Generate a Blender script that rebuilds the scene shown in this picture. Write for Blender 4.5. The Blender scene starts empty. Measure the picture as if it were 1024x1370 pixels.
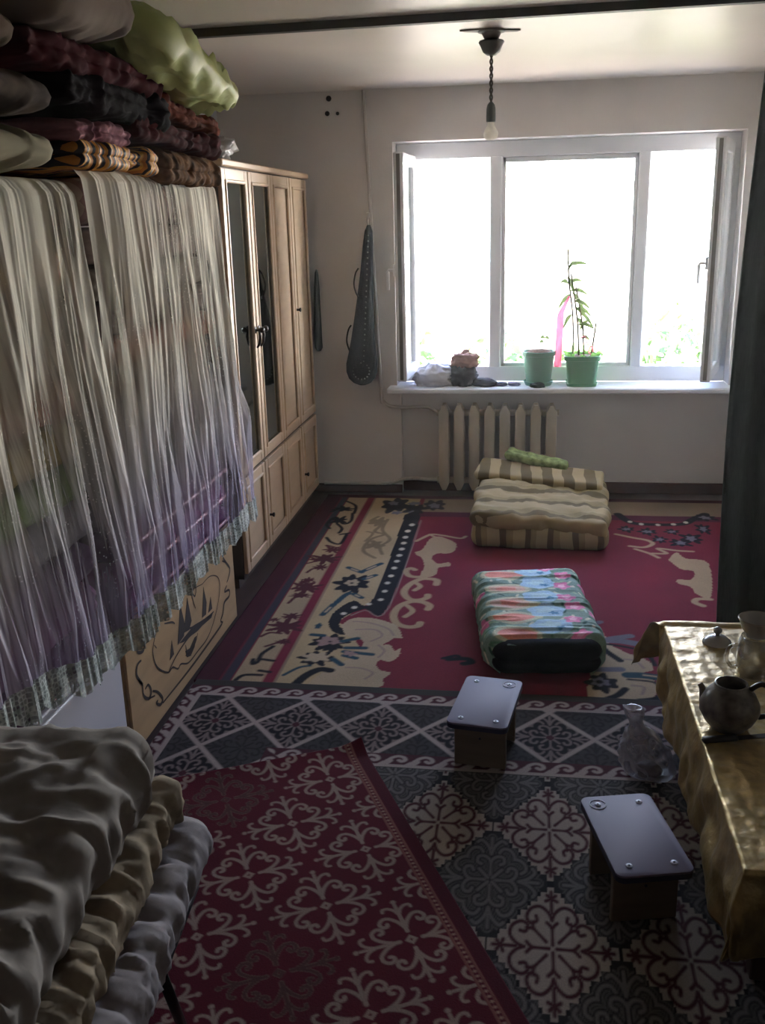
import bpy, bmesh, math, random
import numpy as np
from mathutils import Vector, Matrix

# ------------------------------------------------------------------ camera, sky, sun, exposure
scene = bpy.context.scene
C = scene.collection
cam_data = bpy.data.cameras.new('camera')
cam_data.sensor_fit = 'HORIZONTAL'
cam_data.sensor_width = 36.0
cam_data.lens = 1300.0 / 1024.0 * 36.0
cam_data.clip_start = 0.05
cam = bpy.data.objects.new('camera', cam_data)
C.objects.link(cam)
_cx = Vector((0.98914402, 0.14482766, -0.02488084))
_cy = Vector((0.01833934, -0.28965532, -0.95695531))
_cz = Vector((-0.14580046, 0.94611033, -0.28916687))
cam.matrix_world = Matrix(((_cx.x, -_cy.x, -_cz.x, 0.0), (_cx.y, -_cy.y, -_cz.y, 0.0),
                           (_cx.z, -_cy.z, -_cz.z, 1.69), (0, 0, 0, 1)))
scene.camera = cam

world = bpy.data.worlds.new('overcast_sky')
scene.world = world
world.use_nodes = True
_bg = world.node_tree.nodes['Background']
_bg.inputs['Strength'].default_value = 28.0
_wn = world.node_tree.nodes; _wl = world.node_tree.links          # clear summer sky: hazy white at the horizon, blue overhead
_tc = _wn.new('ShaderNodeTexCoord'); _sx = _wn.new('ShaderNodeSeparateXYZ'); _cr = _wn.new('ShaderNodeValToRGB')
_wl.new(_tc.outputs['Generated'], _sx.inputs[0]); _wl.new(_sx.outputs['Z'], _cr.inputs[0]); _wl.new(_cr.outputs[0], _bg.inputs['Color'])
_e = _cr.color_ramp.elements
_e[0].position = 0.0; _e[0].color = (1.0, 0.98, 0.94, 1)
_e[1].position = 1.0; _e[1].color = (0.05, 0.085, 0.19, 1)
for _p, _c in ((0.08, (0.80, 0.80, 0.80, 1)), (0.16, (0.42, 0.45, 0.51, 1)), (0.25, (0.19, 0.225, 0.31, 1)), (0.50, (0.10, 0.135, 0.235, 1))):
    _n = _e.new(_p); _n.color = _c

_sl = bpy.data.lights.new('sun', 'SUN')
_sl.energy = 40.0
_sl.color = (1.0, 0.93, 0.80)
_sl.angle = math.radians(2)
_so = bpy.data.objects.new('sun', _sl)
C.objects.link(_so)
_so.rotation_euler = (math.radians(28), math.radians(-24), 0)      # high, from behind the house: lights the yard only

_pl = bpy.data.lights.new('window_portal', 'AREA')                # sampling portal: gives no light of its own
_pl.shape = 'RECTANGLE'; _pl.size = 2.1; _pl.size_y = 1.55
_pl.cycles.is_portal = True
_po = bpy.data.objects.new('window_portal', _pl)
C.objects.link(_po)
_po.location = (0.18, 6.3, 1.39)
_po.rotation_euler = (math.radians(-90), 0, 0)

vs = scene.view_settings
vs.view_transform = 'Standard'
vs.look = 'None'
vs.exposure = 1.6
vs.gamma = 1.0
vs.use_curve_mapping = False
scene.cycles.max_bounces = 10
scene.cycles.diffuse_bounces = 6
scene.cycles.transparent_max_bounces = 24
scene.cycles.use_denoising = True

# ------------------------------------------------------------------ helpers
rng = random.Random(7)

def lin(h):
    h = h.lstrip('#')
    out = []
    for i in (0, 2, 4):
        c = int(h[i:i + 2], 16) / 255.0
        out.append(c / 12.92 if c <= 0.04045 else ((c + 0.055) / 1.055) ** 2.4)
    return tuple(out)

def _hash(ix, iy, iz, seed):
    h = (ix * 374761393 + iy * 668265263 + iz * 2147483647 + seed * 144665) & 0xFFFFFFFF
    h = ((h ^ (h >> 13)) * 1274126177) & 0xFFFFFFFF
    h = (h ^ (h >> 16)) & 0xFFFF
    return h / 32767.5 - 1.0

def noise(P, freq=1.0, seed=0, octaves=1):
    """value noise of an (n,3) array, about -1..1"""
    P = np.asarray(P, float)
    out = np.zeros(len(P)); amp = 1.0; tot = 0
    for o in range(octaves):
        Q = P * np.asarray(freq) * (2 ** o)
        I = np.floor(Q).astype(np.int64); F = Q - I; F = F * F * F * (F * (F * 6 - 15) + 10)
        r = 0
        for dx in (0, 1):
            wx = F[:, 0] if dx else 1 - F[:, 0]
            for dy in (0, 1):
                wy = F[:, 1] if dy else 1 - F[:, 1]
                for dz in (0, 1):
                    wz = F[:, 2] if dz else 1 - F[:, 2]
                    r = r + wx * wy * wz * _hash(I[:, 0] + dx, I[:, 1] + dy, I[:, 2] + dz, seed + o * 17)
        out += r * amp; tot += amp; amp *= 0.5
    return out / tot

MATS = {}
def M(name, col, rough=0.7, metal=0.0, spec=0.4, var=0.10, vscale=6.0, bump=0.0, bscale=60.0,
      stretch=(1, 1, 1), trans=0.0, sheen=0.0, detail=4.0):
    """principled material with procedural colour variation and fine relief"""
    if name in MATS:
        return MATS[name]
    m = bpy.data.materials.new(name); m.use_nodes = True
    nt = m.node_tree; b = nt.nodes['Principled BSDF']
    if isinstance(col, str):
        col = lin(col)
    tc = nt.nodes.new('ShaderNodeTexCoord'); mp = nt.nodes.new('ShaderNodeMapping')
    mp.inputs['Scale'].default_value = stretch
    nt.links.new(tc.outputs['Object'], mp.inputs['Vector'])
    n = nt.nodes.new('ShaderNodeTexNoise'); n.inputs['Scale'].default_value = vscale; n.inputs['Detail'].default_value = detail
    nt.links.new(mp.outputs['Vector'], n.inputs['Vector'])
    r = nt.nodes.new('ShaderNodeValToRGB')
    r.color_ramp.elements[0].position = 0.3; r.color_ramp.elements[1].position = 0.7
    r.color_ramp.elements[0].color = tuple(min(1, c * (1 - var)) for c in col) + (1,)
    r.color_ramp.elements[1].color = tuple(min(1, c * (1 + var)) for c in col) + (1,)
    nt.links.new(n.outputs['Fac'], r.inputs['Fac'])
    nt.links.new(r.outputs['Color'], b.inputs['Base Color'])
    b.inputs['Roughness'].default_value = rough
    b.inputs['Metallic'].default_value = metal
    b.inputs['Specular IOR Level'].default_value = spec
    b.inputs['Transmission Weight'].default_value = trans
    b.inputs['Sheen Weight'].default_value = sheen
    if bump > 0:
        n2 = nt.nodes.new('ShaderNodeTexNoise'); n2.inputs['Scale'].default_value = bscale; n2.inputs['Detail'].default_value = 3
        nt.links.new(mp.outputs['Vector'], n2.inputs['Vector'])
        bp = nt.nodes.new('ShaderNodeBump'); bp.inputs['Strength'].default_value = bump; bp.inputs['Distance'].default_value = 0.01
        nt.links.new(n2.outputs['Fac'], bp.inputs['Height']); nt.links.new(bp.outputs['Normal'], b.inputs['Normal'])
    MATS[name] = m
    return m

def thin(name, col, t=0.5):
    """thin leaf or ribbon that lets light through"""
    if name in MATS: return MATS[name]
    m = bpy.data.materials.new(name); m.use_nodes = True; nt = m.node_tree; nt.nodes.clear(); N = nt.nodes.new
    o = N('ShaderNodeOutputMaterial'); mx = N('ShaderNodeMixShader'); mx.inputs[0].default_value = t; d = N('ShaderNodeBsdfDiffuse'); r = N('ShaderNodeBsdfTranslucent')
    tc = N('ShaderNodeTexCoord'); n = N('ShaderNodeTexNoise'); n.inputs['Scale'].default_value = 25; cr = N('ShaderNodeValToRGB'); c = lin(col)
    cr.color_ramp.elements[0].color = tuple(v * .8 for v in c) + (1,); cr.color_ramp.elements[1].color = tuple(min(1, v * 1.2) for v in c) + (1,)
    nt.links.new(tc.outputs['Object'], n.inputs['Vector']); nt.links.new(n.outputs['Fac'], cr.inputs[0])
    for s in (d, r): nt.links.new(cr.outputs[0], s.inputs[0])
    nt.links.new(d.outputs[0], mx.inputs[1]); nt.links.new(r.outputs[0], mx.inputs[2]); nt.links.new(mx.outputs[0], o.inputs[0])
    MATS[name] = m
    return m

def tag(o, label=None, cat=None, group=None, kind=None):
    if label: o['label'] = label
    if cat: o['category'] = cat
    if group: o['group'] = group
    if kind: o['kind'] = kind
    return o

def thing(name, label, cat, loc=(0, 0, 0), rotz=0.0, group=None, kind=None):
    o = bpy.data.objects.new(name, None); C.objects.link(o)
    o.location = loc; o.rotation_euler = (0, 0, rotz)
    o.empty_display_size = 0.1
    return tag(o, label, cat, group, kind)

def wloc(o):
    v = Vector((0, 0, 0))
    while o is not None:
        v += o.location; o = o.parent
    return v

def link_mesh(name, me, mat, parent=None, local=False, smooth=0, origin=None):
    """link a mesh; world coordinates are made relative to the parent (or to the mesh's own base) unless local"""
    if not local:
        if parent is not None:
            off = wloc(parent)
        elif origin is not None:
            off = Vector(origin)
        else:
            co = np.empty(len(me.vertices) * 3); me.vertices.foreach_get('co', co); co = co.reshape(-1, 3)
            off = Vector(((co[:, 0].min() + co[:, 0].max()) / 2, (co[:, 1].min() + co[:, 1].max()) / 2, co[:, 2].min()))
        me.transform(Matrix.Translation(-off))
    o = bpy.data.objects.new(name, me); C.objects.link(o)
    if not local and parent is None:
        o.location = off
    if parent is not None:
        o.parent = parent
    for m in (mat if isinstance(mat, (list, tuple)) else [mat]):
        if m is not None:
            me.materials.append(m)
    if smooth:
        me.polygons.foreach_set('use_smooth', [True] * len(me.polygons))
        if smooth < 180:
            me.set_sharp_from_angle(angle=math.radians(smooth))
    return o

def obj(name, bm, mat, parent=None, local=False, smooth=0, origin=None):
    me = bpy.data.meshes.new(name)
    bmesh.ops.recalc_face_normals(bm, faces=bm.faces[:])
    bm.to_mesh(me); bm.free()
    return link_mesh(name, me, mat, parent, local, smooth, origin)

def grid_mesh(name, V, mat, parent=None, smooth=180, local=False, col=None, origin=None, uv=None):
    """V: (nu,nv,3) array of points -> quad sheet"""
    nu, nv = V.shape[:2]
    me = bpy.data.meshes.new(name)
    idx = np.arange(nu * nv).reshape(nu, nv)
    F = np.stack([idx[:-1, :-1], idx[1:, :-1], idx[1:, 1:], idx[:-1, 1:]], -1).reshape(-1, 4)
    me.vertices.add(nu * nv); me.vertices.foreach_set('co', V.reshape(-1).astype(np.float32))
    me.loops.add(F.size); me.loops.foreach_set('vertex_index', F.reshape(-1).astype(np.int32))
    me.polygons.add(len(F)); me.polygons.foreach_set('loop_start', np.arange(0, F.size, 4, dtype=np.int32))
    if uv is not None:
        l = me.uv_layers.new(name='uv'); l.data.foreach_set('uv', uv.reshape(-1, 2)[F.reshape(-1)].reshape(-1).astype(np.float32))
    me.update(calc_edges=True); me.validate()
    if col is not None:
        a = me.color_attributes.new('pattern', 'FLOAT_COLOR', 'POINT')
        c4 = np.ones((nu * nv, 4), np.float32); c4[:, :3] = col.reshape(-1, 3)
        a.data.foreach_set('color', c4.reshape(-1))
    return link_mesh(name, me, mat, parent, local, smooth, origin)

def bx(bm, c, s, bev=0.0, rot=None, seg=1):
    """box of centre c and full size s added to bm"""
    T = Matrix.Translation(Vector(c))
    if rot is not None:
        T = T @ (Matrix.Rotation(rot, 4, 'Z') if isinstance(rot, (int, float)) else rot)
    r = bmesh.ops.create_cube(bm, size=1.0, matrix=Matrix.Diagonal((s[0], s[1], s[2], 1)))
    vs_ = r['verts']
    if bev > 0:
        es = list({e for v in vs_ for e in v.link_edges})
        g = bmesh.ops.bevel(bm, geom=es, offset=bev, segments=seg, affect='EDGES', profile=0.5, clamp_overlap=True)
        vs_ = list({v for f in g['faces'] for v in f.verts} | {v for v in vs_ if v.is_valid})
        st = list(vs_); seen = set(st)
        while st:
            for e in st.pop().link_edges:
                for v in e.verts:
                    if v not in seen:
                        seen.add(v); st.append(v)
        vs_ = list(seen)
    bmesh.ops.transform(bm, matrix=T, verts=vs_)
    return vs_

def box(lo, hi, bev=0.0, seg=1):
    bm = bmesh.new()
    bx(bm, [(a + b) / 2 for a, b in zip(lo, hi)], [b - a for a, b in zip(lo, hi)], bev, seg=seg)
    return bm

def tube(bm, pts, rad, n=8, cap=True):
    pts = [Vector(p) for p in pts]
    rads = rad if isinstance(rad, (list, tuple)) else [rad] * len(pts)
    rings = []; up = None
    for i, p in enumerate(pts):
        d = (pts[min(i + 1, len(pts) - 1)] - pts[max(i - 1, 0)]).normalized()
        if up is None:
            up = Vector((0, 0, 1)) if abs(d.z) < 0.9 else Vector((1, 0, 0))
        a = d.cross(up).normalized(); b = a.cross(d).normalized(); up = b
        rings.append([bm.verts.new(p + (a * math.cos(2 * math.pi * k / n) + b * math.sin(2 * math.pi * k / n)) * rads[i]) for k in range(n)])
    for r0, r1 in zip(rings, rings[1:]):
        for k in range(n):
            bm.faces.new((r0[k], r0[(k + 1) % n], r1[(k + 1) % n], r1[k]))
    if cap:
        bm.faces.new(rings[0][::-1]); bm.faces.new(rings[-1])

def lathe(bm, prof, c=(0, 0, 0), n=32, sq=None, cap=True):
    """prof: list of (r,z); sq: optional superellipse power for squarish plan"""
    rings = []
    for r, z in prof:
        ring = []
        for k in range(n):
            t = 2 * math.pi * k / n; x, y = math.cos(t), math.sin(t)
            if sq:
                d = (abs(x) ** sq + abs(y) ** sq) ** (1 / sq); x, y = x / d, y / d
            ring.append(bm.verts.new((c[0] + r * x, c[1] + r * y, c[2] + z)))
        rings.append(ring)
    for r0, r1 in zip(rings, rings[1:]):
        for k in range(n):
            bm.faces.new((r0[k], r0[(k + 1) % n], r1[(k + 1) % n], r1[k]))
    if cap:
        if prof[0][0] > 1e-5: bm.faces.new(rings[0][::-1])
        if prof[-1][0] > 1e-5: bm.faces.new(rings[-1])
    bmesh.ops.remove_doubles(bm, verts=[v for r in (rings[0], rings[-1]) for v in r], dist=1e-5)

def prism(bm, pts, axis, a, b, bev=0.0):
    """polygon pts (2d) extruded along axis ('x','y','z') from a to b"""
    def P(u, v, w):
        return {'x': (w, u, v), 'y': (u, w, v), 'z': (u, v, w)}[axis]
    v0 = [bm.verts.new(P(u, v, a)) for u, v in pts]; v1 = [bm.verts.new(P(u, v, b)) for u, v in pts]
    fs = [bm.faces.new(v0), bm.faces.new(v1[::-1])]
    n = len(pts)
    for i in range(n):
        fs.append(bm.faces.new((v0[i], v1[i], v1[(i + 1) % n], v0[(i + 1) % n])))
    if bev > 0:
        es = list({e for f in fs[:2] for e in f.edges})
        bmesh.ops.recalc_face_normals(bm, faces=fs)
        bmesh.ops.bevel(bm, geom=es, offset=bev, segments=2, affect='EDGES', profile=0.5)

def rounded_box_pts(half, r, n):
    """surface points of a rounded box on six face grids -> (list of (na,nb,3) arrays, normals)"""
    half = np.array(half, float); r = min(r, half.min() * 0.999)
    def axis(k, m):
        h = half[k]; e = r
        nin = max(2, m)
        t = np.concatenate([-h + e * (1 - np.cos(np.linspace(0, np.pi / 2, 6)[:-1])) * 1.0, np.linspace(-h + e, h - e, nin), (h - e) + e * np.sin(np.linspace(0, np.pi / 2, 6)[1:])])
        return np.unique(np.round(t, 6))
    out = []
    for k in range(3):
        a, b = (k + 1) % 3, (k + 2) % 3
        A, B = np.meshgrid(axis(a, n[a]), axis(b, n[b]), indexing='ij')
        for s in (-1, 1):
            P = np.zeros(A.shape + (3,)); P[..., k] = s * half[k]; P[..., a] = A; P[..., b] = B
            q = np.clip(P, -(half - r), half - r); d = P - q
            L = np.linalg.norm(d, axis=-1, keepdims=True); N = d / np.maximum(L, 1e-9)
            out.append((q + r * N, N, s))
    return out

def slab(name, c, size, mat, r=0.04, n=(20, 20, 8), wr=0.006, wf=9.0, grooves=(), gd=0.012, gw=0.008, parent=None,
         rot=None, seed=0, bend=None, col=None, stretch=(1, 1, 1), sag=0.0, local=False, ridge=0.0, crease=0.0):
    """soft folded cloth block: rounded box, wrinkled, with fold grooves at the given fractional heights"""
    half = np.array(size) / 2.0
    bm = bmesh.new(); allv = []
    for P, N, s in rounded_box_pts(half, r, n):
        sh = P.shape[:2]
        p = P.reshape(-1, 3).copy(); nn = N.reshape(-1, 3)
        d = wr * noise(p * np.array(stretch), wf, seed, 3)
        if ridge:
            d = d + ridge * (1 - np.abs(noise(p * np.array(stretch), wf * 1.3, seed + 5, 2)) * 3).clip(-1, 1) * 0.5
        if crease:
            d = d + crease * (1 - np.abs(noise(p * np.array(stretch) * np.array((.8, 1, 1)), wf * 2.7, seed + 15, 2)) * 4).clip(-.3, 1) * (noise(p, 5, seed + 16) * .8 + .5).clip(0, 1)
        side = np.sqrt(nn[:, 0] ** 2 + nn[:, 1] ** 2)
        for g in grooves:
            zg = -half[2] + g * size[2] + 0.006 * noise(p, 4, seed + 3)
            d = d - gd * side * np.exp(-((p[:, 2] - zg) / gw) ** 2)
        p = p + nn * d[:, None]
        if sag:
            p[:, 2] -= sag * ((p[:, 0] / half[0]) ** 4 + (p[:, 1] / half[1]) ** 4) * (p[:, 2] > 0)
        if bend is not None:
            p = bend(p)
        p = p.reshape(sh + (3,))
        idx = [[bm.verts.new(p[i, j]) for j in range(sh[1])] for i in range(sh[0])]
        for i in range(sh[0] - 1):
            for j in range(sh[1] - 1):
                bm.faces.new((idx[i][j], idx[i + 1][j], idx[i + 1][j + 1], idx[i][j + 1]))
    bmesh.ops.remove_doubles(bm, verts=bm.verts[:], dist=0.0008)
    T = Matrix.Translation(Vector(c))
    if rot is not None:
        T = T @ (Matrix.Rotation(rot, 4, 'Z') if isinstance(rot, (int, float)) else rot)
    bmesh.ops.transform(bm, matrix=T, verts=bm.verts[:])
    return obj(name, bm, mat, parent, local=local, smooth=180)

# ------------------------------------------------------------------ room shell
XL, XR, YB, YR, H = -1.85, 1.45, 5.97, -0.9, 2.40
WX0, WX1, WZ0, WZ1 = -0.807, 1.175, 0.665, 2.113       # window opening
m_wall = M('wall_whitewash', '#d3cec9', rough=0.85, var=0.05, vscale=3, bump=0.12, bscale=25)
m_ceil = M('ceiling_gloss_paint', '#cfc8bd', rough=0.42, spec=0.4, var=0.05, vscale=2, bump=0.12, bscale=2.6)
m_floor = M('floor_brown_paint', '#43302a', rough=0.45, var=0.2, vscale=5, stretch=(6, 1, 1))
m_pvc = M('white_plastic', '#d9dadb', rough=0.3, spec=0.5, var=0.02)
m_brownpaint = M('baseboard_brown_paint', '#46281f', rough=0.8, spec=0.1, var=0.15)

def struct(name, bm, mat, parent=None, smooth=0):
    o = obj(name, bm, mat, parent, smooth=smooth)
    if parent is None: o['kind'] = 'structure'
    return o

floor_o = struct('floor', box((XL - .1, YR - .1, -0.10), (XR + .1, YB + .35, 0)), m_floor)
struct('ceiling', box((XL - .1, YR - .1, H), (XR + .1, YB + .35, H + .12)), m_ceil)
struct('wall_left', box((XL - .1, YR - .1, 0), (XL, YB + .35, H)), m_wall)
struct('wall_right', box((XR, YR - .1, 0), (XR + .1, YB + .35, H)), m_wall)
struct('wall_rear', box((XL, YR - .1, 0), (XR, YR, H)), M('rear_wall_brown', '#4a3a34', rough=0.9))
# wall with the window: left pier, right pier, lintel, apron set back in a radiator niche
bm = bmesh.new()
NX = -0.785; NY = YB + 0.07
def bb(lo, hi, bev=0): bx(bm, [(a + b) / 2 for a, b in zip(lo, hi)], [b - a for a, b in zip(lo, hi)], bev)
bb((XL, YB, 0), (NX, YB + .35, WZ0)); bb((XL, YB, WZ0), (WX0, YB + .35, H))
bb((WX0, YB, WZ1), (XR, YB + .35, H)); bb((WX1, YB, WZ0), (XR, YB + .35, WZ1))
bb((NX, NY, 0), (XR, YB + .35, WZ0))
bmesh.ops.remove_doubles(bm, verts=bm.verts[:], dist=1e-4)
wall_back = struct('wall_back', bm, m_wall)
bm = bmesh.new()
bb((XL, YB - .014, 0), (NX - .0, YB, .055), .004)
struct('baseboard_back', bm, m_brownpaint)
bm = bmesh.new(); bb((NX, NY - .016, 0), (XR, NY, .07), .004)
struct('baseboard_niche', bm, m_brownpaint)
for x, z, r in ((-1.172, 2.361, .016), (-1.184, 2.281, .014), (-1.123, 2.279, .010)):
    bm = bmesh.new()
    tube(bm, [(x, YB + .004, z), (x, YB - .004, z), (x, YB - .006, z)], [r, r, r * .6], n=10)
    obj('wall_plug', bm, M('dark_hole', '#2b2522', rough=0.9), wall_back, smooth=40)

# window: frame, mullions, sill, panes and the two casements standing open into the room
win = thing('window_1', 'white plastic three-part window with both side casements open', None, ((WX0 + WX1) / 2, 6.12, WZ0), kind='structure')
FY0, FY1 = 6.115, 6.185
PX = [(-0.690, -0.248), (-0.172, 0.612), (0.682, 1.06)]; PZ0, PZ1 = 0.787, 2.018
m_glass = bpy.data.materials.new('window_glass'); m_glass.use_nodes = True
nt = m_glass.node_tree; nt.nodes.clear()
o_ = nt.nodes.new('ShaderNodeOutputMaterial'); mx = nt.nodes.new('ShaderNodeMixShader'); tr = nt.nodes.new('ShaderNodeBsdfTransparent')
gl = nt.nodes.new('ShaderNodeBsdfGlossy'); gl.inputs['Roughness'].default_value = 0.02; fr = nt.nodes.new('ShaderNodeFresnel'); fr.inputs['IOR'].default_value = 1.35
tr.inputs['Color'].default_value = (0.93, 0.95, 0.94, 1)
nt.links.new(fr.outputs[0], mx.inputs[0]); nt.links.new(tr.outputs[0], mx.inputs[1]); nt.links.new(gl.outputs[0], mx.inputs[2]); nt.links.new(mx.outputs[0], o_.inputs[0])

bm = bmesh.new()
bb((WX0 + .002, FY0, PZ1), (WX1 - .001, FY1, WZ1 - .002), .004); bb((WX0 + .002, FY0, .693), (WX1 - .001, FY1, PZ0), .004)
bb((WX0 + .002, FY0 + .001, PZ0 - .001), (PX[0][0], FY1 - .001, PZ1 + .001), .002); bb((PX[2][1], FY0 + .001, PZ0 - .001), (WX1 - .001, FY1 - .001, PZ1 + .001), .002)
struct('window_frame', bm, m_pvc, win)
for a, b in ((PX[0][1], PX[1][0]), (PX[1][1], PX[2][0])):
    bm = bmesh.new(); bb((a, FY0 - .004, PZ0 - .01), (b, FY1, PZ1 + .01), .008)
    struct('mullion', bm, m_pvc, win)
bm = bmesh.new(); a, b = PX[1]                                   # glazing bead of the fixed middle light
for lo, hi in (((a, 6.125, PZ0), (a + .022, 6.16, PZ1)), ((b - .022, 6.125, PZ0), (b, 6.16, PZ1)), ((a, 6.125, PZ0), (b, 6.16, PZ0 + .022)), ((a, 6.125, PZ1 - .03), (b, 6.16, PZ1))):
    bb(lo, hi, .004)
struct('glazing_bead', bm, m_pvc, win)
bm = bmesh.new(); bb((a, 6.145, PZ0), (b, 6.149, PZ1)); struct('pane', bm, m_glass, win)
bm = bmesh.new(); bb((WX0 - .05, 5.845, .66), (XR - .02, 6.125, .692), .008)
sill = struct('window_sill', bm, M('sill_white', '#dcdcdd', rough=0.28, var=0.03), win)

def sash(hx, fx, hy, fy, z0, z1, side):
    """casement turned about its hinge edge (hx,hy) so that its free edge stands at (fx,fy)"""
    d = Vector((fx - hx, fy - hy, 0)); w = d.length; ang = math.atan2(d.y, d.x)
    R = Matrix.Translation((hx, hy, 0)) @ Matrix.Rotation(ang, 4, 'Z')
    fw, th = 0.068, 0.058
    bm = bmesh.new()
    for lo, hi in (((0, z0), (fw, z1)), ((w - fw, z0), (w, z1)), ((fw, z0), (w - fw, z0 + fw)), ((fw, z1 - fw), (w - fw, z1))):
        bx(bm, ((lo[0] + hi[0]) / 2, 0, (lo[1] + hi[1]) / 2), (hi[0] - lo[0], th, hi[1] - lo[1]), .006)
    bmesh.ops.transform(bm, matrix=R, verts=bm.verts[:])
    s = struct('casement', bm, m_pvc, win)
    bm = bmesh.new(); bx(bm, (w / 2, 0, (z0 + z1) / 2), (w - 2 * fw, .02, z1 - z0 - 2 * fw)); bmesh.ops.transform(bm, matrix=R, verts=bm.verts[:])
    struct('pane', bm, m_glass, s)
    bm = bmesh.new()                                            # rubber gasket on the closing edge
    bx(bm, (w + .002, 0, (z0 + z1) / 2), (.006, .02, z1 - z0 - .02)); bmesh.ops.transform(bm, matrix=R, verts=bm.verts[:])
    struct('gasket', bm, M('grey_gasket', '#6d6a68', rough=0.6), s)
    bm = bmesh.new(); zz = z0 + (z1 - z0) * .5; yy = side * (th / 2 + .008)
    bx(bm, (w - fw / 2, yy, zz), (.028, .014, .07), .004)
    tube(bm, [(w - fw / 2, yy, zz), (w - fw / 2, yy + side * .035, zz), (w - fw / 2, yy + side * .04, zz - .01), (w - fw / 2, yy + side * .04, zz - .11)], [.009, .009, .011, .009], n=8)
    bmesh.ops.transform(bm, matrix=R, verts=bm.verts[:])
    struct('handle', bm, m_pvc, s, smooth=40)
    for hz in (z0 + .12, z1 - .12):
        bm = bmesh.new(); tube(bm, [(-.008, -side * .03, hz - .035), (-.008, -side * .03, hz + .035)], .010, n=8)
        bmesh.ops.transform(bm, matrix=R, verts=bm.verts[:]); struct('hinge', bm, m_pvc, s, smooth=40)
sash(-0.715, -0.735, 6.10, 5.66, 0.765, 2.040, -1)
sash(1.110, 0.985, 6.10, 5.66, 0.760, 2.060, -1)
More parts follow.
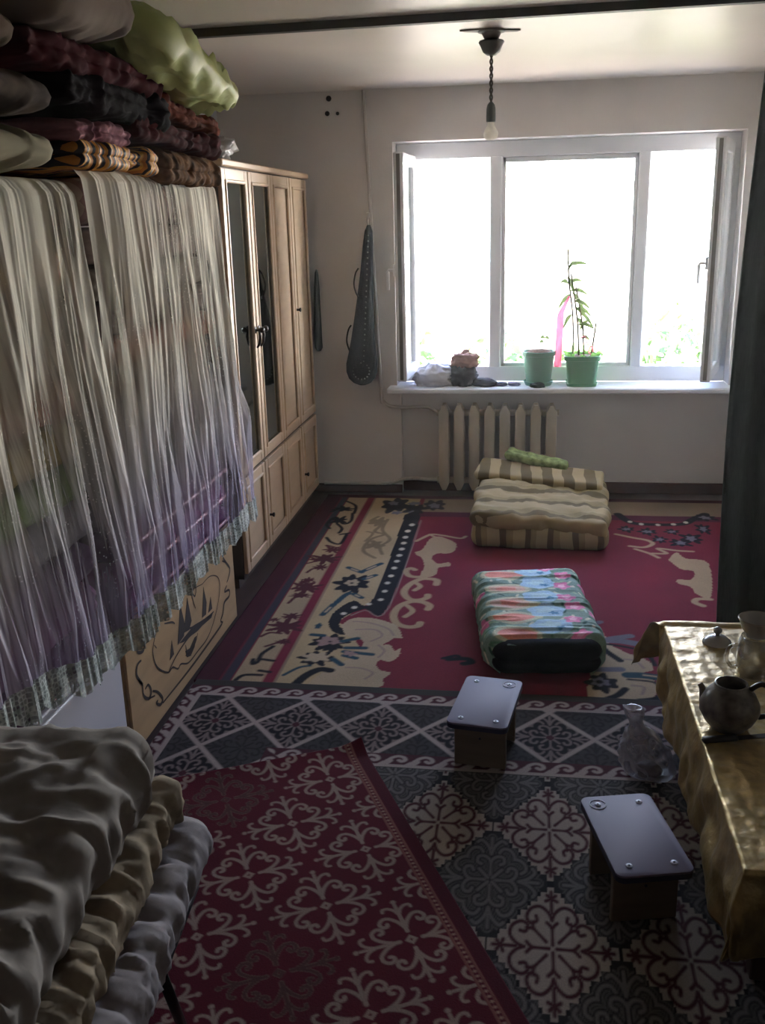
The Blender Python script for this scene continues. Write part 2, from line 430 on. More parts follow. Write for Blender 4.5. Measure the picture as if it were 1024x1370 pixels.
# ------------------------------------------------------------------ rugs (woven patterns drawn into the pile colour)
CARPET_MOTIFS = [
    ('b','k',(-0.788,5.645),(0.081,0.142),0.3,7),
    ('b','k',(-0.663,5.572),(0.063,0.1),0.3,7),
    ('b','k',(-0.551,5.66),(0.064,0.104),0.3,7),
    ('b','g',(-0.805,5.685),(0.028,0.041),0.3,5),
    ('b','g',(-0.761,5.488),(0.027,0.035),0.3,5),
    ('b','g',(-0.677,5.693),(0.035,0.037),0.3,5),
    ('b','g',(-0.665,5.494),(0.028,0.038),0.3,5),
    ('b','g',(-0.55,5.652),(0.032,0.048),0.3,5),
    ('s','o',0.022,[(-0.858,5.405),(-0.888,5.31),(-0.822,5.242),(-0.836,5.118),(-0.775,5.071),(-0.836,4.984),(-0.847,4.793),(-0.768,4.68)]),
    ('s','o',0.02,[(-0.794,5.353),(-0.798,5.155),(-0.732,4.991),(-0.766,4.861),(-0.738,4.741)]),
    ('s','o',0.016,[(-0.879,5.115),(-0.841,5.083),(-0.862,4.949)]),
    ('b','o',(-0.841,5.294),(0.044,0.078),0.4,6),
    ('b','o',(-0.801,4.89),(0.046,0.062),0.4,6),
    ('p','k',[(-0.706,5.453),(-0.689,4.136),(-0.775,4.094),(-0.833,3.976),(-0.843,3.847),(-0.813,3.753),(-0.757,3.709),(-0.729,3.729),(-0.737,3.772),(-0.764,3.772),(-0.786,3.8),(-0.792,3.872),(-0.765,3.938),(-0.707,3.998),(-0.607,4.029),(-0.612,5.421)]),
    ('b','w',(-0.641,5.254),(0.016,0.025),0,4),
    ('b','w',(-0.651,5.138),(0.016,0.024),0,4),
    ('b','w',(-0.651,5.03),(0.015,0.023),0,4),
    ('b','w',(-0.648,4.93),(0.015,0.022),0,4),
    ('b','w',(-0.646,4.83),(0.015,0.022),0,4),
    ('b','w',(-0.646,4.73),(0.015,0.02),0,4),
    ('b','w',(-0.647,4.64),(0.014,0.02),0,4),
    ('b','w',(-0.647,4.539),(0.014,0.019),0,4),
    ('b','w',(-0.648,4.428),(0.014,0.018),0,4),
    ('b','w',(-0.652,4.33),(0.013,0.018),0,4),
    ('b','w',(-0.65,4.223),(0.013,0.017),0,4),
    ('b','w',(-0.653,4.116),(0.013,0.016),0,4),
    ('b','w',(-0.699,4.057),(0.013,0.015),0,4),
    ('b','w',(-0.758,4.012),(0.013,0.016),0,4),
    ('b','w',(-0.794,3.938),(0.013,0.015),0,4),
    ('s','p',0.006,[(-0.598,5.347),(-0.603,4.025),(-0.704,3.983),(-0.757,3.918)]),
    ('p','t',[(-0.571,4.789),(-0.538,4.831),(-0.515,5.007),(-0.473,5.059),(-0.412,5.014),(-0.365,4.937),(-0.363,4.844),(-0.393,4.782),(-0.452,4.777),(-0.475,4.702),(-0.433,4.619),(-0.382,4.646),(-0.371,4.591),(-0.428,4.559),(-0.429,4.469),(-0.466,4.422),(-0.507,4.45),(-0.499,4.559),(-0.523,4.692),(-0.559,4.748)]),
    ('s','t',0.022,[(-0.584,4.969),(-0.558,5.02),(-0.513,5.09),(-0.448,5.077),(-0.351,5.035),(-0.323,5.07)]),
    ('s','t',0.018,[(-0.523,5.089),(-0.487,5.042),(-0.44,4.98),(-0.498,4.944)]),
    ('s','t',0.03,[(-0.541,4.522),(-0.566,4.542),(-0.583,4.503),(-0.562,4.44),(-0.522,4.422),(-0.477,4.437)]),
    ('s','t',0.034,[(-0.416,4.329),(-0.418,4.384),(-0.455,4.402),(-0.5,4.393),(-0.543,4.318),(-0.558,4.219),(-0.526,4.138),(-0.48,4.126),(-0.444,4.157),(-0.443,4.192)]),
    ('s','t',0.026,[(-0.511,4.247),(-0.49,4.298),(-0.518,4.346)]),
    ('s','t',0.034,[(-0.426,4.022),(-0.422,4.067),(-0.46,4.105),(-0.513,4.105),(-0.557,4.044),(-0.57,3.945),(-0.545,3.852),(-0.495,3.816),(-0.452,3.83),(-0.443,3.867)]),
    ('s','t',0.026,[(-0.517,3.928),(-0.491,3.995),(-0.525,4.058)]),
    ('p','c',[(-0.78,3.811),(-0.74,3.891),(-0.647,3.895),(-0.556,3.841),(-0.53,3.803),(-0.501,3.703),(-0.533,3.7),(-0.555,3.66),(-0.574,3.625),(-0.543,3.632),(-0.516,3.575),(-0.496,3.599),(-0.491,3.533),(-0.521,3.469),(-0.561,3.483),(-0.571,3.439),(-0.547,3.391),(-0.504,3.374),(-0.526,3.32),(-0.537,3.249),(-0.79,3.224),(-0.771,3.345),(-0.725,3.416),(-0.668,3.525),(-0.658,3.655),(-0.74,3.705)]),
    ('s','p',0.01,[(-0.734,3.856),(-0.656,3.842),(-0.574,3.789),(-0.54,3.723)]),
    ('s','p',0.01,[(-0.71,3.767),(-0.629,3.774),(-0.588,3.719),(-0.627,3.658)]),
    ('s','p',0.01,[(-0.684,3.403),(-0.624,3.4),(-0.573,3.364),(-0.594,3.313)]),
    ('s','p',0.01,[(-0.59,3.624),(-0.558,3.571),(-0.572,3.508)]),
    ('s','n',0.014,[(-0.852,4.03),(-0.832,4.136),(-0.803,4.223)]),
    ('s','n',0.03,[(-0.85,4.065),(-0.83,4.148),(-0.814,4.185)]),
    ('b','k',(-0.822,4.308),(0.077,0.112),0.3,9),
    ('b','c',(-0.823,4.321),(0.033,0.042),0.2,6),
    ('b','k',(-0.824,4.316),(0.009,0.01),0,4),
    ('s','n',0.03,[(-0.8,4.48),(-0.722,4.597)]),
    ('s','c',0.011,[(-0.781,4.509),(-0.745,4.562)]),
    ('s','n',0.03,[(-0.879,4.529),(-0.802,4.467)]),
    ('s','c',0.011,[(-0.86,4.513),(-0.825,4.485)]),
    ('s','n',0.03,[(-0.773,4.376),(-0.726,4.433)]),
    ('s','c',0.011,[(-0.761,4.39),(-0.74,4.416)]),
    ('s','n',0.03,[(-0.886,3.917),(-0.859,4.041)]),
    ('s','c',0.011,[(-0.879,3.948),(-0.867,4.003)]),
    ('s','n',0.03,[(-0.79,4.175),(-0.746,4.132)]),
    ('s','c',0.011,[(-0.779,4.164),(-0.759,4.145)]),
    ('b','n',(-0.878,3.792),(0.016,0.028),0.2,5),
    ('b','k',(-0.799,3.633),(0.073,0.073),0.3,9),
    ('b','m',(-0.801,3.642),(0.05,0.044),0.3,6),
    ('b','k',(-0.796,3.638),(0.008,0.007),0,4),
    ('b','k',(-0.818,3.476),(0.065,0.061),0.3,9),
    ('b','c',(-0.82,3.485),(0.051,0.041),0.3,7),
    ('b','k',(-0.784,3.578),(0.03,0.036),0.3,6),
    ('s','n',0.028,[(-0.719,3.548),(-0.603,3.532)]),
    ('s','n',0.028,[(-0.718,3.584),(-0.64,3.591)]),
    ('s','n',0.028,[(-0.712,3.512),(-0.662,3.491)]),
    ('s','n',0.028,[(-0.886,3.701),(-0.836,3.696)]),
    ('s','n',0.028,[(-0.751,3.474),(-0.708,3.426)]),
    ('s','n',0.028,[(-0.745,3.647),(-0.687,3.681)]),
    ('b','m',(-0.692,3.532),(0.024,0.024),0.4,5),
    ('s','k',0.04,[(-0.852,3.241),(-0.826,3.323),(-0.785,3.377),(-0.743,3.372)]),
    ('s','n',0.016,[(-0.915,3.315),(-0.871,3.385),(-0.83,3.406)]),
    ('s','k',0.02,[(-0.315,3.523),(-0.264,3.554),(-0.247,3.53)]),
    ('s','k',0.034,[(-0.292,3.517),(-0.225,3.528),(-0.2,3.499),(-0.229,3.483)]),
    ('b','r',(-1.024,4.648),(0.068,0.064),0.45,9),
    ('b','r',(-1.021,4.522),(0.031,0.037),0.45,9),
    ('b','r',(-1.012,4.794),(0.041,0.042),0.45,9),
    ('b','r',(-1.029,4.236),(0.059,0.066),0.45,9),
    ('b','r',(-1.036,4.137),(0.043,0.028),0.45,9),
    ('b','r',(-1.044,4.337),(0.03,0.031),0.45,9),
    ('b','r',(-1.02,3.775),(0.066,0.066),0.45,9),
    ('b','r',(-1.02,3.888),(0.037,0.034),0.45,9),
    ('b','r',(-0.989,3.62),(0.029,0.024),0.45,9),
    ('b','r',(-1.086,3.844),(0.021,0.02),0.45,9),
    ('b','r',(-1.064,4.294),(0.018,0.044),0.45,9),
    ('s','r',0.016,[(-1.071,4.04),(-1.055,4.126),(-1.034,4.196)]),
    ('s','r',0.016,[(-1.104,4.572),(-1.066,4.621),(-1.121,4.688)]),
    ('s','r',0.016,[(-1.074,4.441),(-1.055,4.497),(-1.014,4.523)]),
    ('s','r',0.016,[(-1.099,3.664),(-1.07,3.706),(-1.022,3.702)]),
    ('s','r',0.016,[(-1.054,3.568),(-1.023,3.601),(-0.988,3.643)]),
    ('s','r',0.016,[(-1.094,4.211),(-1.077,4.252),(-1.101,4.291)]),
    ('s','r',0.016,[(-1.025,4.817),(-1.06,4.865),(-0.984,4.82)]),
    ('s','k',0.02,[(-1.071,3.443),(-1.063,3.402),(-1.047,3.425),(-1.05,3.495),(-1.022,3.571)]),
    ('s','k',0.02,[(-1.09,3.253),(-1.068,3.301),(-1.0,3.307)]),
    ('s','k',0.02,[(-1.037,3.447),(-0.987,3.437)]),
    ('s','k',0.02,[(-1.019,3.345),(-0.974,3.336)]),
    ('s','k',0.02,[(-1.101,5.158),(-1.136,5.241),(-1.108,5.377),(-1.039,5.248),(-1.005,5.309),(-1.022,5.46)]),
    ('s','k',0.02,[(-1.086,4.994),(-1.045,4.918),(-0.99,4.896),(-0.985,5.055)]),
    ('s','k',0.02,[(-1.157,5.483),(-1.113,5.549),(-1.043,5.522)]),
    ('s','k',0.02,[(-1.106,5.715),(-1.031,5.619),(-1.013,5.46)]),
    ('s','k',0.02,[(-1.02,5.052),(-0.973,5.083)]),
    ('s','k',0.02,[(-1.074,5.246),(-1.031,5.162),(-1.033,5.079)]),
    ('b','k',(-1.079,5.319),(0.045,0.064),0.5,7),
    ('b','k',(-1.095,5.55),(0.056,0.044),0.5,7),
    ('p','t',[(0.715,4.763),(0.769,4.882),(0.804,4.791),(0.903,4.727),(0.84,4.276),(0.78,4.31),(0.768,4.396),(0.716,4.437),(0.724,4.493),(0.784,4.489),(0.817,4.603),(0.756,4.635)]),
    ('s','t',0.03,[(0.83,4.244),(0.777,4.244),(0.757,4.202),(0.787,4.164)]),
    ('s','t',0.025,[(0.545,4.968),(0.615,4.953),(0.667,5.013),(0.646,5.07),(0.577,5.109),(0.49,5.163)]),
    ('s','t',0.022,[(0.568,4.922),(0.631,4.858),(0.671,4.794)]),
    ('s','t',0.022,[(0.649,4.859),(0.719,4.864),(0.684,4.939),(0.777,4.91),(0.854,4.902)]),
    ('s','k',0.05,[(0.53,5.539),(0.577,5.407),(0.649,5.356),(0.859,5.37),(0.94,5.464),(1.024,5.571)]),
    ('b','w',(0.586,5.397),(0.013,0.019),0,4),
    ('b','w',(0.644,5.356),(0.013,0.02),0,4),
    ('b','w',(0.734,5.349),(0.013,0.02),0,4),
    ('b','w',(0.821,5.368),(0.014,0.02),0,4),
    ('b','w',(0.893,5.405),(0.013,0.02),0,4),
    ('b','k',(0.554,5.26),(0.038,0.05),0.4,7),
    ('b','g',(0.554,5.26),(0.019,0.022),0.4,5),
    ('b','k',(0.662,5.221),(0.043,0.055),0.4,7),
    ('b','g',(0.662,5.221),(0.022,0.025),0.4,5),
    ('b','k',(0.794,5.23),(0.037,0.043),0.4,7),
    ('b','g',(0.794,5.23),(0.018,0.019),0.4,5),
    ('b','k',(0.878,5.116),(0.055,0.077),0.4,7),
    ('b','g',(0.878,5.116),(0.027,0.035),0.4,5),
    ('b','k',(0.813,5.038),(0.054,0.057),0.4,7),
    ('b','g',(0.813,5.038),(0.027,0.026),0.4,5),
    ('b','k',(0.712,5.089),(0.036,0.053),0.4,7),
    ('b','g',(0.712,5.089),(0.018,0.024),0.4,5),
    ('b','k',(0.969,5.289),(0.037,0.081),0.4,7),
    ('b','g',(0.969,5.289),(0.019,0.037),0.4,5),
    ('b','k',(1.013,5.502),(0.058,0.06),0.4,7),
    ('b','g',(1.013,5.502),(0.029,0.027),0.4,5),
    ('p','c',[(0.265,3.909),(0.298,3.857),(0.332,3.824),(0.346,3.722),(0.408,3.641),(0.458,3.601),(0.492,3.554),(0.493,3.493),(0.442,3.454),(0.493,3.394),(0.492,3.324),(0.451,3.246),(0.4,3.218),(0.277,3.202),(0.237,3.205),(0.237,3.327),(0.257,3.444),(0.233,3.564),(0.215,3.761)]),
    ('s','k',0.02,[(0.461,3.63),(0.495,3.604),(0.505,3.535)]),
    ('s','k',0.03,[(0.304,3.731),(0.327,3.653),(0.377,3.565)]),
    ('s','g',0.05,[(0.327,3.754),(0.397,3.752),(0.47,3.725)]),
    ('s','k',0.018,[(0.325,3.72),(0.392,3.701),(0.445,3.681)]),
    ('s','g',0.04,[(0.357,3.774),(0.437,3.807)]),
    ('s','n',0.05,[(0.396,3.442),(0.448,3.444),(0.504,3.431)]),
    ('s','c',0.012,[(0.455,3.448),(0.505,3.438)]),
    ('s','g',0.04,[(0.282,3.479),(0.371,3.488)]),
    ('s','k',0.014,[(0.393,3.406),(0.481,3.393),(0.501,3.352)]),
    ('b','k',(0.294,3.367),(0.054,0.07),0.3,7),
    ('b','g',(0.288,3.374),(0.032,0.034),0.3,6),
    ('b','k',(0.285,3.374),(0.014,0.015),0,4),
    ('s','k',0.03,[(0.304,3.24),(0.344,3.275),(0.375,3.326)]),
    ('s','k',0.04,[(0.42,3.236),(0.483,3.258),(0.521,3.313)]),
    ('s','k',0.018,[(0.371,3.231),(0.412,3.222)]),
    ('s','p',0.012,[(0.395,3.579),(0.434,3.567),(0.461,3.508)]),
    ('s','p',0.012,[(0.401,3.357),(0.444,3.347),(0.432,3.291)]),
    ('s','g',0.03,[(0.268,3.966),(0.303,3.931),(0.325,3.943)]),
]
def dline(x, y, pts):
    d = np.full(x.shape, 1e9)
    for (x0, y0), (x1, y1) in zip(pts, pts[1:]):
        dx, dy = x1 - x0, y1 - y0; L = dx * dx + dy * dy + 1e-12
        t = np.clip(((x - x0) * dx + (y - y0) * dy) / L, 0, 1)
        d = np.minimum(d, np.hypot(x - x0 - t * dx, y - y0 - t * dy))
    return d

def smooth_line(pts, k=5):
    """Catmull-Rom through the points"""
    if len(pts) < 3: return list(pts)
    P = [pts[0]] + list(pts) + [pts[-1]]; out = []
    for i in range(1, len(P) - 2):
        p0, p1, p2, p3 = (np.array(P[j], float) for j in (i - 1, i, i + 1, i + 2))
        for t in np.linspace(0, 1, k, endpoint=False):
            out.append(tuple(0.5 * (2 * p1 + (p2 - p0) * t + (2 * p0 - 5 * p1 + 4 * p2 - p3) * t * t + (3 * p1 - p0 - 3 * p2 + p3) * t ** 3)))
    return out + [tuple(pts[-1])]

class Canvas:
    def __init__(s, x0, x1, y0, y1, step):
        s.xs = np.arange(x0, x1 + step / 2, step); s.ys = np.arange(y0, y1 + step / 2, step); s.st = step
        s.X, s.Y = np.meshgrid(s.xs, s.ys, indexing='ij'); s.col = np.zeros(s.X.shape + (3,))
    def mix(s, m, c, sl=None):
        sl = sl or (slice(None), slice(None)); m = m[..., None]
        s.col[sl] = s.col[sl] * (1 - m) + np.array(c) * m
    def aa(s, d, w, k=1.0): return np.clip((w - d) / (s.st * k) + 0.5, 0, 1)
    def win(s, lo, hi):
        i0, i1 = np.searchsorted(s.xs, (lo[0], hi[0])); j0, j1 = np.searchsorted(s.ys, (lo[1], hi[1]))
        return (slice(max(i0 - 1, 0), i1 + 1), slice(max(j0 - 1, 0), j1 + 1))
    def stroke(s, pts, w, c):
        pts = smooth_line(pts); a = np.array(pts); sl = s.win(a.min(0) - w, a.max(0) + w)
        x, y = s.X[sl], s.Y[sl]
        if x.size: s.mix(s.aa(dline(x, y, pts), w / 2), c, sl)
    def poly(s, pts, c, sm=True):
        if sm: pts = smooth_line(list(pts) + [pts[0]], 4)
        a = np.array(pts); sl = s.win(a.min(0), a.max(0)); x, y = s.X[sl], s.Y[sl]
        if not x.size: return
        inside = np.zeros(x.shape, bool); n = len(a)
        for i in range(n):
            (x0, y0), (x1, y1) = a[i], a[(i + 1) % n]
            if y0 != y1:
                inside ^= ((y0 > y) != (y1 > y)) & (x < (x1 - x0) * (y - y0) / (y1 - y0) + x0)
        s.mix(inside.astype(float), c, sl)
    def blob(s, cen, r, jag, n, c):
        sl = s.win((cen[0] - r[0] * 1.5, cen[1] - r[1] * 1.5), (cen[0] + r[0] * 1.5, cen[1] + r[1] * 1.5))
        x, y = (s.X[sl] - cen[0]) / r[0], (s.Y[sl] - cen[1]) / r[1]
        if x.size:
            t = np.arctan2(y, x); ph = cen[0] * 37 + cen[1] * 91
            R = 1 + jag * (0.6 * np.cos(n * t + ph) + 0.4 * np.cos((n - 3) * t + ph * 2))
            s.mix(np.clip((R - np.hypot(x, y)) * min(r) / s.st + 0.5, 0, 1), c, sl)

def pile_mat(name, rough=0.95, nscale=220.0):
    m = bpy.data.materials.new(name); m.use_nodes = True; nt = m.node_tree; b = nt.nodes['Principled BSDF']
    at = nt.nodes.new('ShaderNodeAttribute'); at.attribute_name = 'pattern'
    tc = nt.nodes.new('ShaderNodeTexCoord'); n = nt.nodes.new('ShaderNodeTexNoise'); n.inputs['Scale'].default_value = nscale; n.inputs['Detail'].default_value = 2
    n3 = nt.nodes.new('ShaderNodeTexNoise'); n3.inputs['Scale'].default_value = 3.0; n3.inputs['Detail'].default_value = 4
    nt.links.new(tc.outputs['Object'], n.inputs['Vector']); nt.links.new(tc.outputs['Object'], n3.inputs['Vector'])
    ad = nt.nodes.new('ShaderNodeMath'); ad.operation = 'MULTIPLY_ADD'; ad.inputs[1].default_value = 0.5; ad.inputs[2].default_value = 0.5
    nt.links.new(n.outputs['Fac'], ad.inputs[0])
    a2 = nt.nodes.new('ShaderNodeMath'); a2.operation = 'MULTIPLY_ADD'; a2.inputs[1].default_value = 0.45
    nt.links.new(n3.outputs['Fac'], a2.inputs[0]); nt.links.new(ad.outputs[0], a2.inputs[2])
    mu = nt.nodes.new('ShaderNodeMix'); mu.data_type = 'RGBA'; mu.blend_type = 'MULTIPLY'; mu.inputs['Factor'].default_value = 1.0
    nt.links.new(at.outputs['Color'], mu.inputs[6]); nt.links.new(a2.outputs[0], mu.inputs[7])
    nt.links.new(mu.outputs[2], b.inputs['Base Color'])
    b.inputs['Roughness'].default_value = rough; b.inputs['Specular IOR Level'].default_value = 0.15
    bp = nt.nodes.new("ShaderNodeBump"); bp.inputs["Strength"].default_value = 0.25; bp.inputs['Distance'].default_value = 0.004
    nt.links.new(n.outputs['Fac'], bp.inputs['Height']); nt.links.new(bp.outputs['Normal'], b.inputs['Normal'])
    return m

def rug_mesh(name, cv, ztop, zbot, mat, wave=0.0015, lift=None, local=False, origin=None):
    Z = ztop + wave * noise(np.stack([cv.X.ravel(), cv.Y.ravel(), np.zeros(cv.X.size)], 1), 5.0, 3, 2).reshape(cv.X.shape)
    if lift is not None: Z = Z + lift(cv.X, cv.Y)
    V = np.stack([cv.X, cv.Y, Z], -1)
    V = np.pad(V, ((1, 1), (1, 1), (0, 0)), mode='edge'); col = np.pad(cv.col, ((1, 1), (1, 1), (0, 0)), mode='edge')
    th = ztop - zbot
    for s in (0, -1):
        V[s, :, 2] -= th; V[:, s, 2] -= th
    return grid_mesh(name, V, mat, col=col, local=local, origin=origin)

# big floral carpet under the window
PAL = {'k': lin('#161316'), 'w': lin('#b5ab98'), 'p': lin('#86726a'), 't': lin('#9a8264'), 'c': lin('#a08c72'), 'g': lin('#625e66'),
       'n': lin('#1d3a45'), 'm': lin('#856b66'), 'o': lin('#75644a'), 'r': lin('#4a1c22')}
cv = Canvas(-1.25, 1.42, 3.24, 5.86, 0.0065)
cv.col[:] = lin('#6b1d2a')
X, Y = cv.X, cv.Y
def band(c, a, b): cv.mix(np.clip((X - a) / .006, 0, 1) * np.clip((b - X) / .006, 0, 1), c)
cv.mix(((Y > 5.50) & (X > -.62)).astype(float), lin('#7b6956')); cv.mix(((Y < 5.52) & (Y > 5.42) & (X > -.62)).astype(float), lin('#4b1a2c'))
cv.poly([(-.93, 3.0), (-.93, 5.95), (-.65, 5.95), (-.65, 4.1), (-.72, 4.03), (-.80, 3.85), (-.72, 3.72), (-.62, 3.5), (-.6, 3.0)], lin('#a08a68'), sm=False)
for sgn, off in ((1, 0), (-1, 0.38)):
    f = lambda v: v if sgn > 0 else off - v
    for c, a, b in (('#3f1420', -1.26, -1.15), ('#35313a', -1.15, -1.107), ('#9a8568', -1.107, -.98), ('#6e1d2f', -.98, -.942), ('#83705a', -.942, -.925)):
        a, b = sorted((f(a), f(b))); band(lin(c), a, b)
cv.mix((Y > 5.80).astype(float), lin('#3a1a20'))
for it in CARPET_MOTIFS:
    if it[0] == 'p': cv.poly(it[2], PAL[it[1]])
    elif it[0] == 's': cv.stroke(it[3], it[2], PAL[it[1]])
    else: cv.blob(it[2], it[3], it[4], it[5], PAL[it[1]])
m_pile = pile_mat('woven_pile')
tag(rug_mesh('floral_carpet', cv, 0.010, 0.0, m_pile), 'large crimson floral carpet with cream scrolls in front of the window', 'carpet')

# long dark rug with lozenge band and stepped medallions
cv = Canvas(-1.235, 1.36, 0.95, 3.235, 0.0042)
X, Y = cv.X, cv.Y
BLK, GRY, CRM, MRN, OLV, GR2 = (lin(h) for h in ('#191214', '#3a3534', '#988882', '#421a22', '#35302a', '#5c5654'))
d = np.minimum(3.235 - Y, X + 1.30); s = np.where(3.235 - Y <= X + 1.30, X, Y)
cv.col[:] = OLV
def scroll_motif(p, q, kind=0):
    """eightfold ram's-horn scrolls in unit coordinates -> distance"""
    p, q = np.abs(p), np.abs(q); a, b = np.maximum(p, q), np.minimum(p, q)
    if kind == 0:
        L = [[(.05, .05), (.2, .2)], [(.12, 0), (.62, 0)], [(.30, 0), (.42, .1), (.46, .22), (.38, .30), (.29, .26), (.31, .18)], [(.62, 0), (.70, .09), (.64, .15)], [(.62, 0), (.8, 0)]]
    elif kind == 1:
        L = [[(.06, .0), (.30, .0), (.40, .08)], [(.10, .10), (.28, .28), (.40, .30)], [(.44, .0), (.56, .05), (.66, .18), (.62, .33), (.48, .40), (.38, .34), (.42, .24), (.50, .25)], [(.56, 0), (.92, 0)], [(.80, 0), (.76, .09)], [(.80, 0), (.86, .07)]]
    else:
        L = [[(.04, .04), (.2, .2)], [(.1, 0), (.34, 0), (.45, .1), (.44, .22), (.34, .24), (.30, .17)], [(.2, .30), (.32, .40), (.48, .42), (.60, .34), (.62, .22), (.54, .15)], [(.5, 0), (.66, .06), (.78, .18), (.74, .26)], [(.62, 0), (.84, 0)]]
    D = np.full(p.shape, 1e9)
    for l in L: D = np.minimum(D, dline(a, b, smooth_line(l, 4)))
    return D
def wave(dd, flip, c1, c2, wd):
    m = (dd >= 0) & (dd <= wd); v = dd / wd; t = (s / .088) % 1.0
    if flip: v = 1 - v
    cv.mix(m.astype(float), c2)
    hk = smooth_line([(.02, .15), (.14, .42), (.30, .72), (.52, .86), (.74, .78), (.80, .58), (.68, .47), (.58, .55)], 5)
    D = dline(t, v, hk); D = np.minimum(D, dline(t, v, [(.0, .12), (.22, .50)]) - .06); D = np.minimum(D, dline(t - 1, v, [(-.1, .12), (.22, .50)]) - .06)
    w = np.clip((0.085 - D) / .06 + .5, 0, 1); w = np.maximum(w, np.clip((.26 - v) / .06, 0, 1))
    cv.mix(w * m, c1)
a = (X + .92) / .29 + (Y - 2.93) / .34; b = (X + .92) / .29 - (Y - 2.93) / .34
par = ((np.floor(a) - np.floor(b)) % 2 == 0)
fa, fb = a - np.floor(a) - .5, b - np.floor(b) - .5; p, q = fa + fb, fa - fb
bandm = (d > .115) & (d < .47)
cv.mix(bandm * 1.0, GRY); cv.mix((bandm & par) * 1.0, BLK)
D = scroll_motif(p, q, 2)
cv.mix(np.clip((.032 - D) / .03 + .5, 0, 1) * (bandm & par), lin('#71625e')); cv.mix(np.clip((.03 - D) / .03 + .5, 0, 1) * (bandm & ~par), lin('#282322'))
cv.mix((np.hypot(p, q) < .09) * 1.0 * (bandm & par), MRN)
ln = np.minimum(.5 - np.abs(fa), .5 - np.abs(fb))
cv.mix(np.clip((.042 - ln) / .03 + .5, 0, 1) * bandm, CRM)
wave(d - .045, True, CRM, MRN, .075)
wave(d - .462, True, CRM, MRN, .080)
fld = d > .545
cx_, cy_ = (X - .083) / .317, (Y - 2.415) / .472
cv.mix(fld * 1.0, BLK)
for off, base, line, kind, ex, ey in ((0.0, lin('#93857c'), lin('#40181e'), 1, .155, .222), (0.5, lin('#272322'), lin('#655f5c'), 2, .150, .215)):
    lx, ly = (cx_ + off - np.round(cx_ + off)) * .317, (cy_ + off - np.round(cy_ + off)) * .472
    pp, qq = lx / ex, ly / ey
    n_ = 6.0
    stp = (np.ceil(np.abs(pp) * n_) + np.ceil(np.abs(qq) * n_)) <= n_ + 1
    cv.mix((stp & fld) * 1.0, base)
    D = scroll_motif(pp * 1.0, qq * 1.0, kind)
    cv.mix(np.clip((.030 - D) / .03 + .5, 0, 1) * (stp & fld), line)
    if kind == 2:
        D2 = np.abs(D - .075); cv.mix(np.clip((.014 - D2) / .03 + .5, 0, 1) * (stp & fld) * .7, line)
tag(rug_mesh('patterned_rug', cv, 0.018, 0.0, m_pile), 'long charcoal rug with lozenge band and cream stepped medallions', 'rug')

# red rug lying askew on the dark one
cv = Canvas(0, 1.8, -0.80, 0.0, 0.0036)
U, W = cv.X, -cv.Y
cv.col[:] = lin('#54101e')
cv.mix((W < .036) * 1.0, lin('#4a0e1b'))
for w0, w1, c in ((.040, .044, '#8a5a50'), (.058, .062, '#8a5a50')):
    cv.mix(np.clip((W - w0) / .002 + .5, 0, 1) * np.clip((w1 - W) / .002 + .5, 0, 1), lin(c))
cv.mix(np.clip((.0042 - np.hypot((U % .016) - .008, W - .051)) / .003 + .5, 0, 1), lin('#9c7a6a'))
def ornament(a, b):
    a, b = np.abs(a), np.abs(b); x, y = np.maximum(a, b), np.minimum(a, b)
    D = np.full(a.shape, 1e9)
    for l in ([(.20, 0), (.62, 0)], [(.27, .0), (.38, .045), (.48, .11), (.57, .21), (.57, .32), (.48, .385), (.40, .35), (.40, .28), (.45, .26)],
              [(.60, 0), (.72, .05), (.80, .14), (.80, .23), (.74, .25)], [(.62, 0), (.86, 0)]):
        D = np.minimum(D, dline(x, y, smooth_line(l, 4)))
    D = np.minimum(D, np.hypot(x - .93, y) - .02); D = np.minimum(D, np.abs(x + y - .07) + .0)
    return D - np.clip(.012 - .015 * x, -.004, .012)
PU, PW, RR = .372, .325, .150
for k in range(2):
    cu, cw = (U - (.157 + k * PU / 2)) / PU, (W - (.152 + k * PW / 2)) / PW
    iu, iw = np.round(cu), np.round(cw)
    D = ornament((cu - iu) * PU / RR, (cw - iw) * PW / RR)
    dark = (k == 0) & (iw == 1) & (iu % 2 == 0)
    msk = np.clip((.030 - D) / .022 + .5, 0, 1) * (W > .064)
    cv.mix(msk, lin('#8f796e')); cv.mix(msk * dark, lin('#4f302c'))
curl = lambda u, y: 0.022 * np.clip(1 - np.hypot(u, y) / .08, 0, 1) ** 1.5 + 0.012 * np.clip(1 - u / .12, 0, 1) ** 2
rr = rug_mesh('red_rug', cv, 0.031, 0.0205, m_pile, lift=curl, local=True)
rr.location = (-0.519, 2.795, 0); rr.rotation_euler = (0, 0, math.atan2(-0.895, 0.447))
tag(rr, 'crimson rug with beige horn ornaments lying askew over the charcoal rug', 'rug')
# ------------------------------------------------------------------ wardrobe along the left wall
m_cream = M('cream_laminate', '#bda283', rough=0.42, var=0.07, vscale=4, stretch=(1, 1, 8))
m_carcass_shaded = M('shaded_carcass', '#3d3029', rough=0.5, var=0.08, vscale=4)  # brown carcass; shade of the side turned from the window darkens this colour
m_mirror = M('mirror_glass', '#8f9a98', rough=0.04, metal=1.0, var=0.03)
m_bronze = M('dark_bronze', '#2a211c', rough=0.35, metal=0.6, var=0.1)
WF = -1.307; WY0, WY1, WH = 4.215, 5.868, 1.95
ward = thing('wardrobe', 'cream laminate wardrobe with two mirrored doors along the wall', 'wardrobe', ((XL + WF) / 2, (WY0 + WY1) / 2, 0))
bm = bmesh.new()
xb = XL + .012
bb((xb, WY0, .05), (WF - .02, WY0 + .018, WH - .03), .002); bb((xb, WY1 - .018, .05), (WF - .02, WY1, WH - .03), .002)
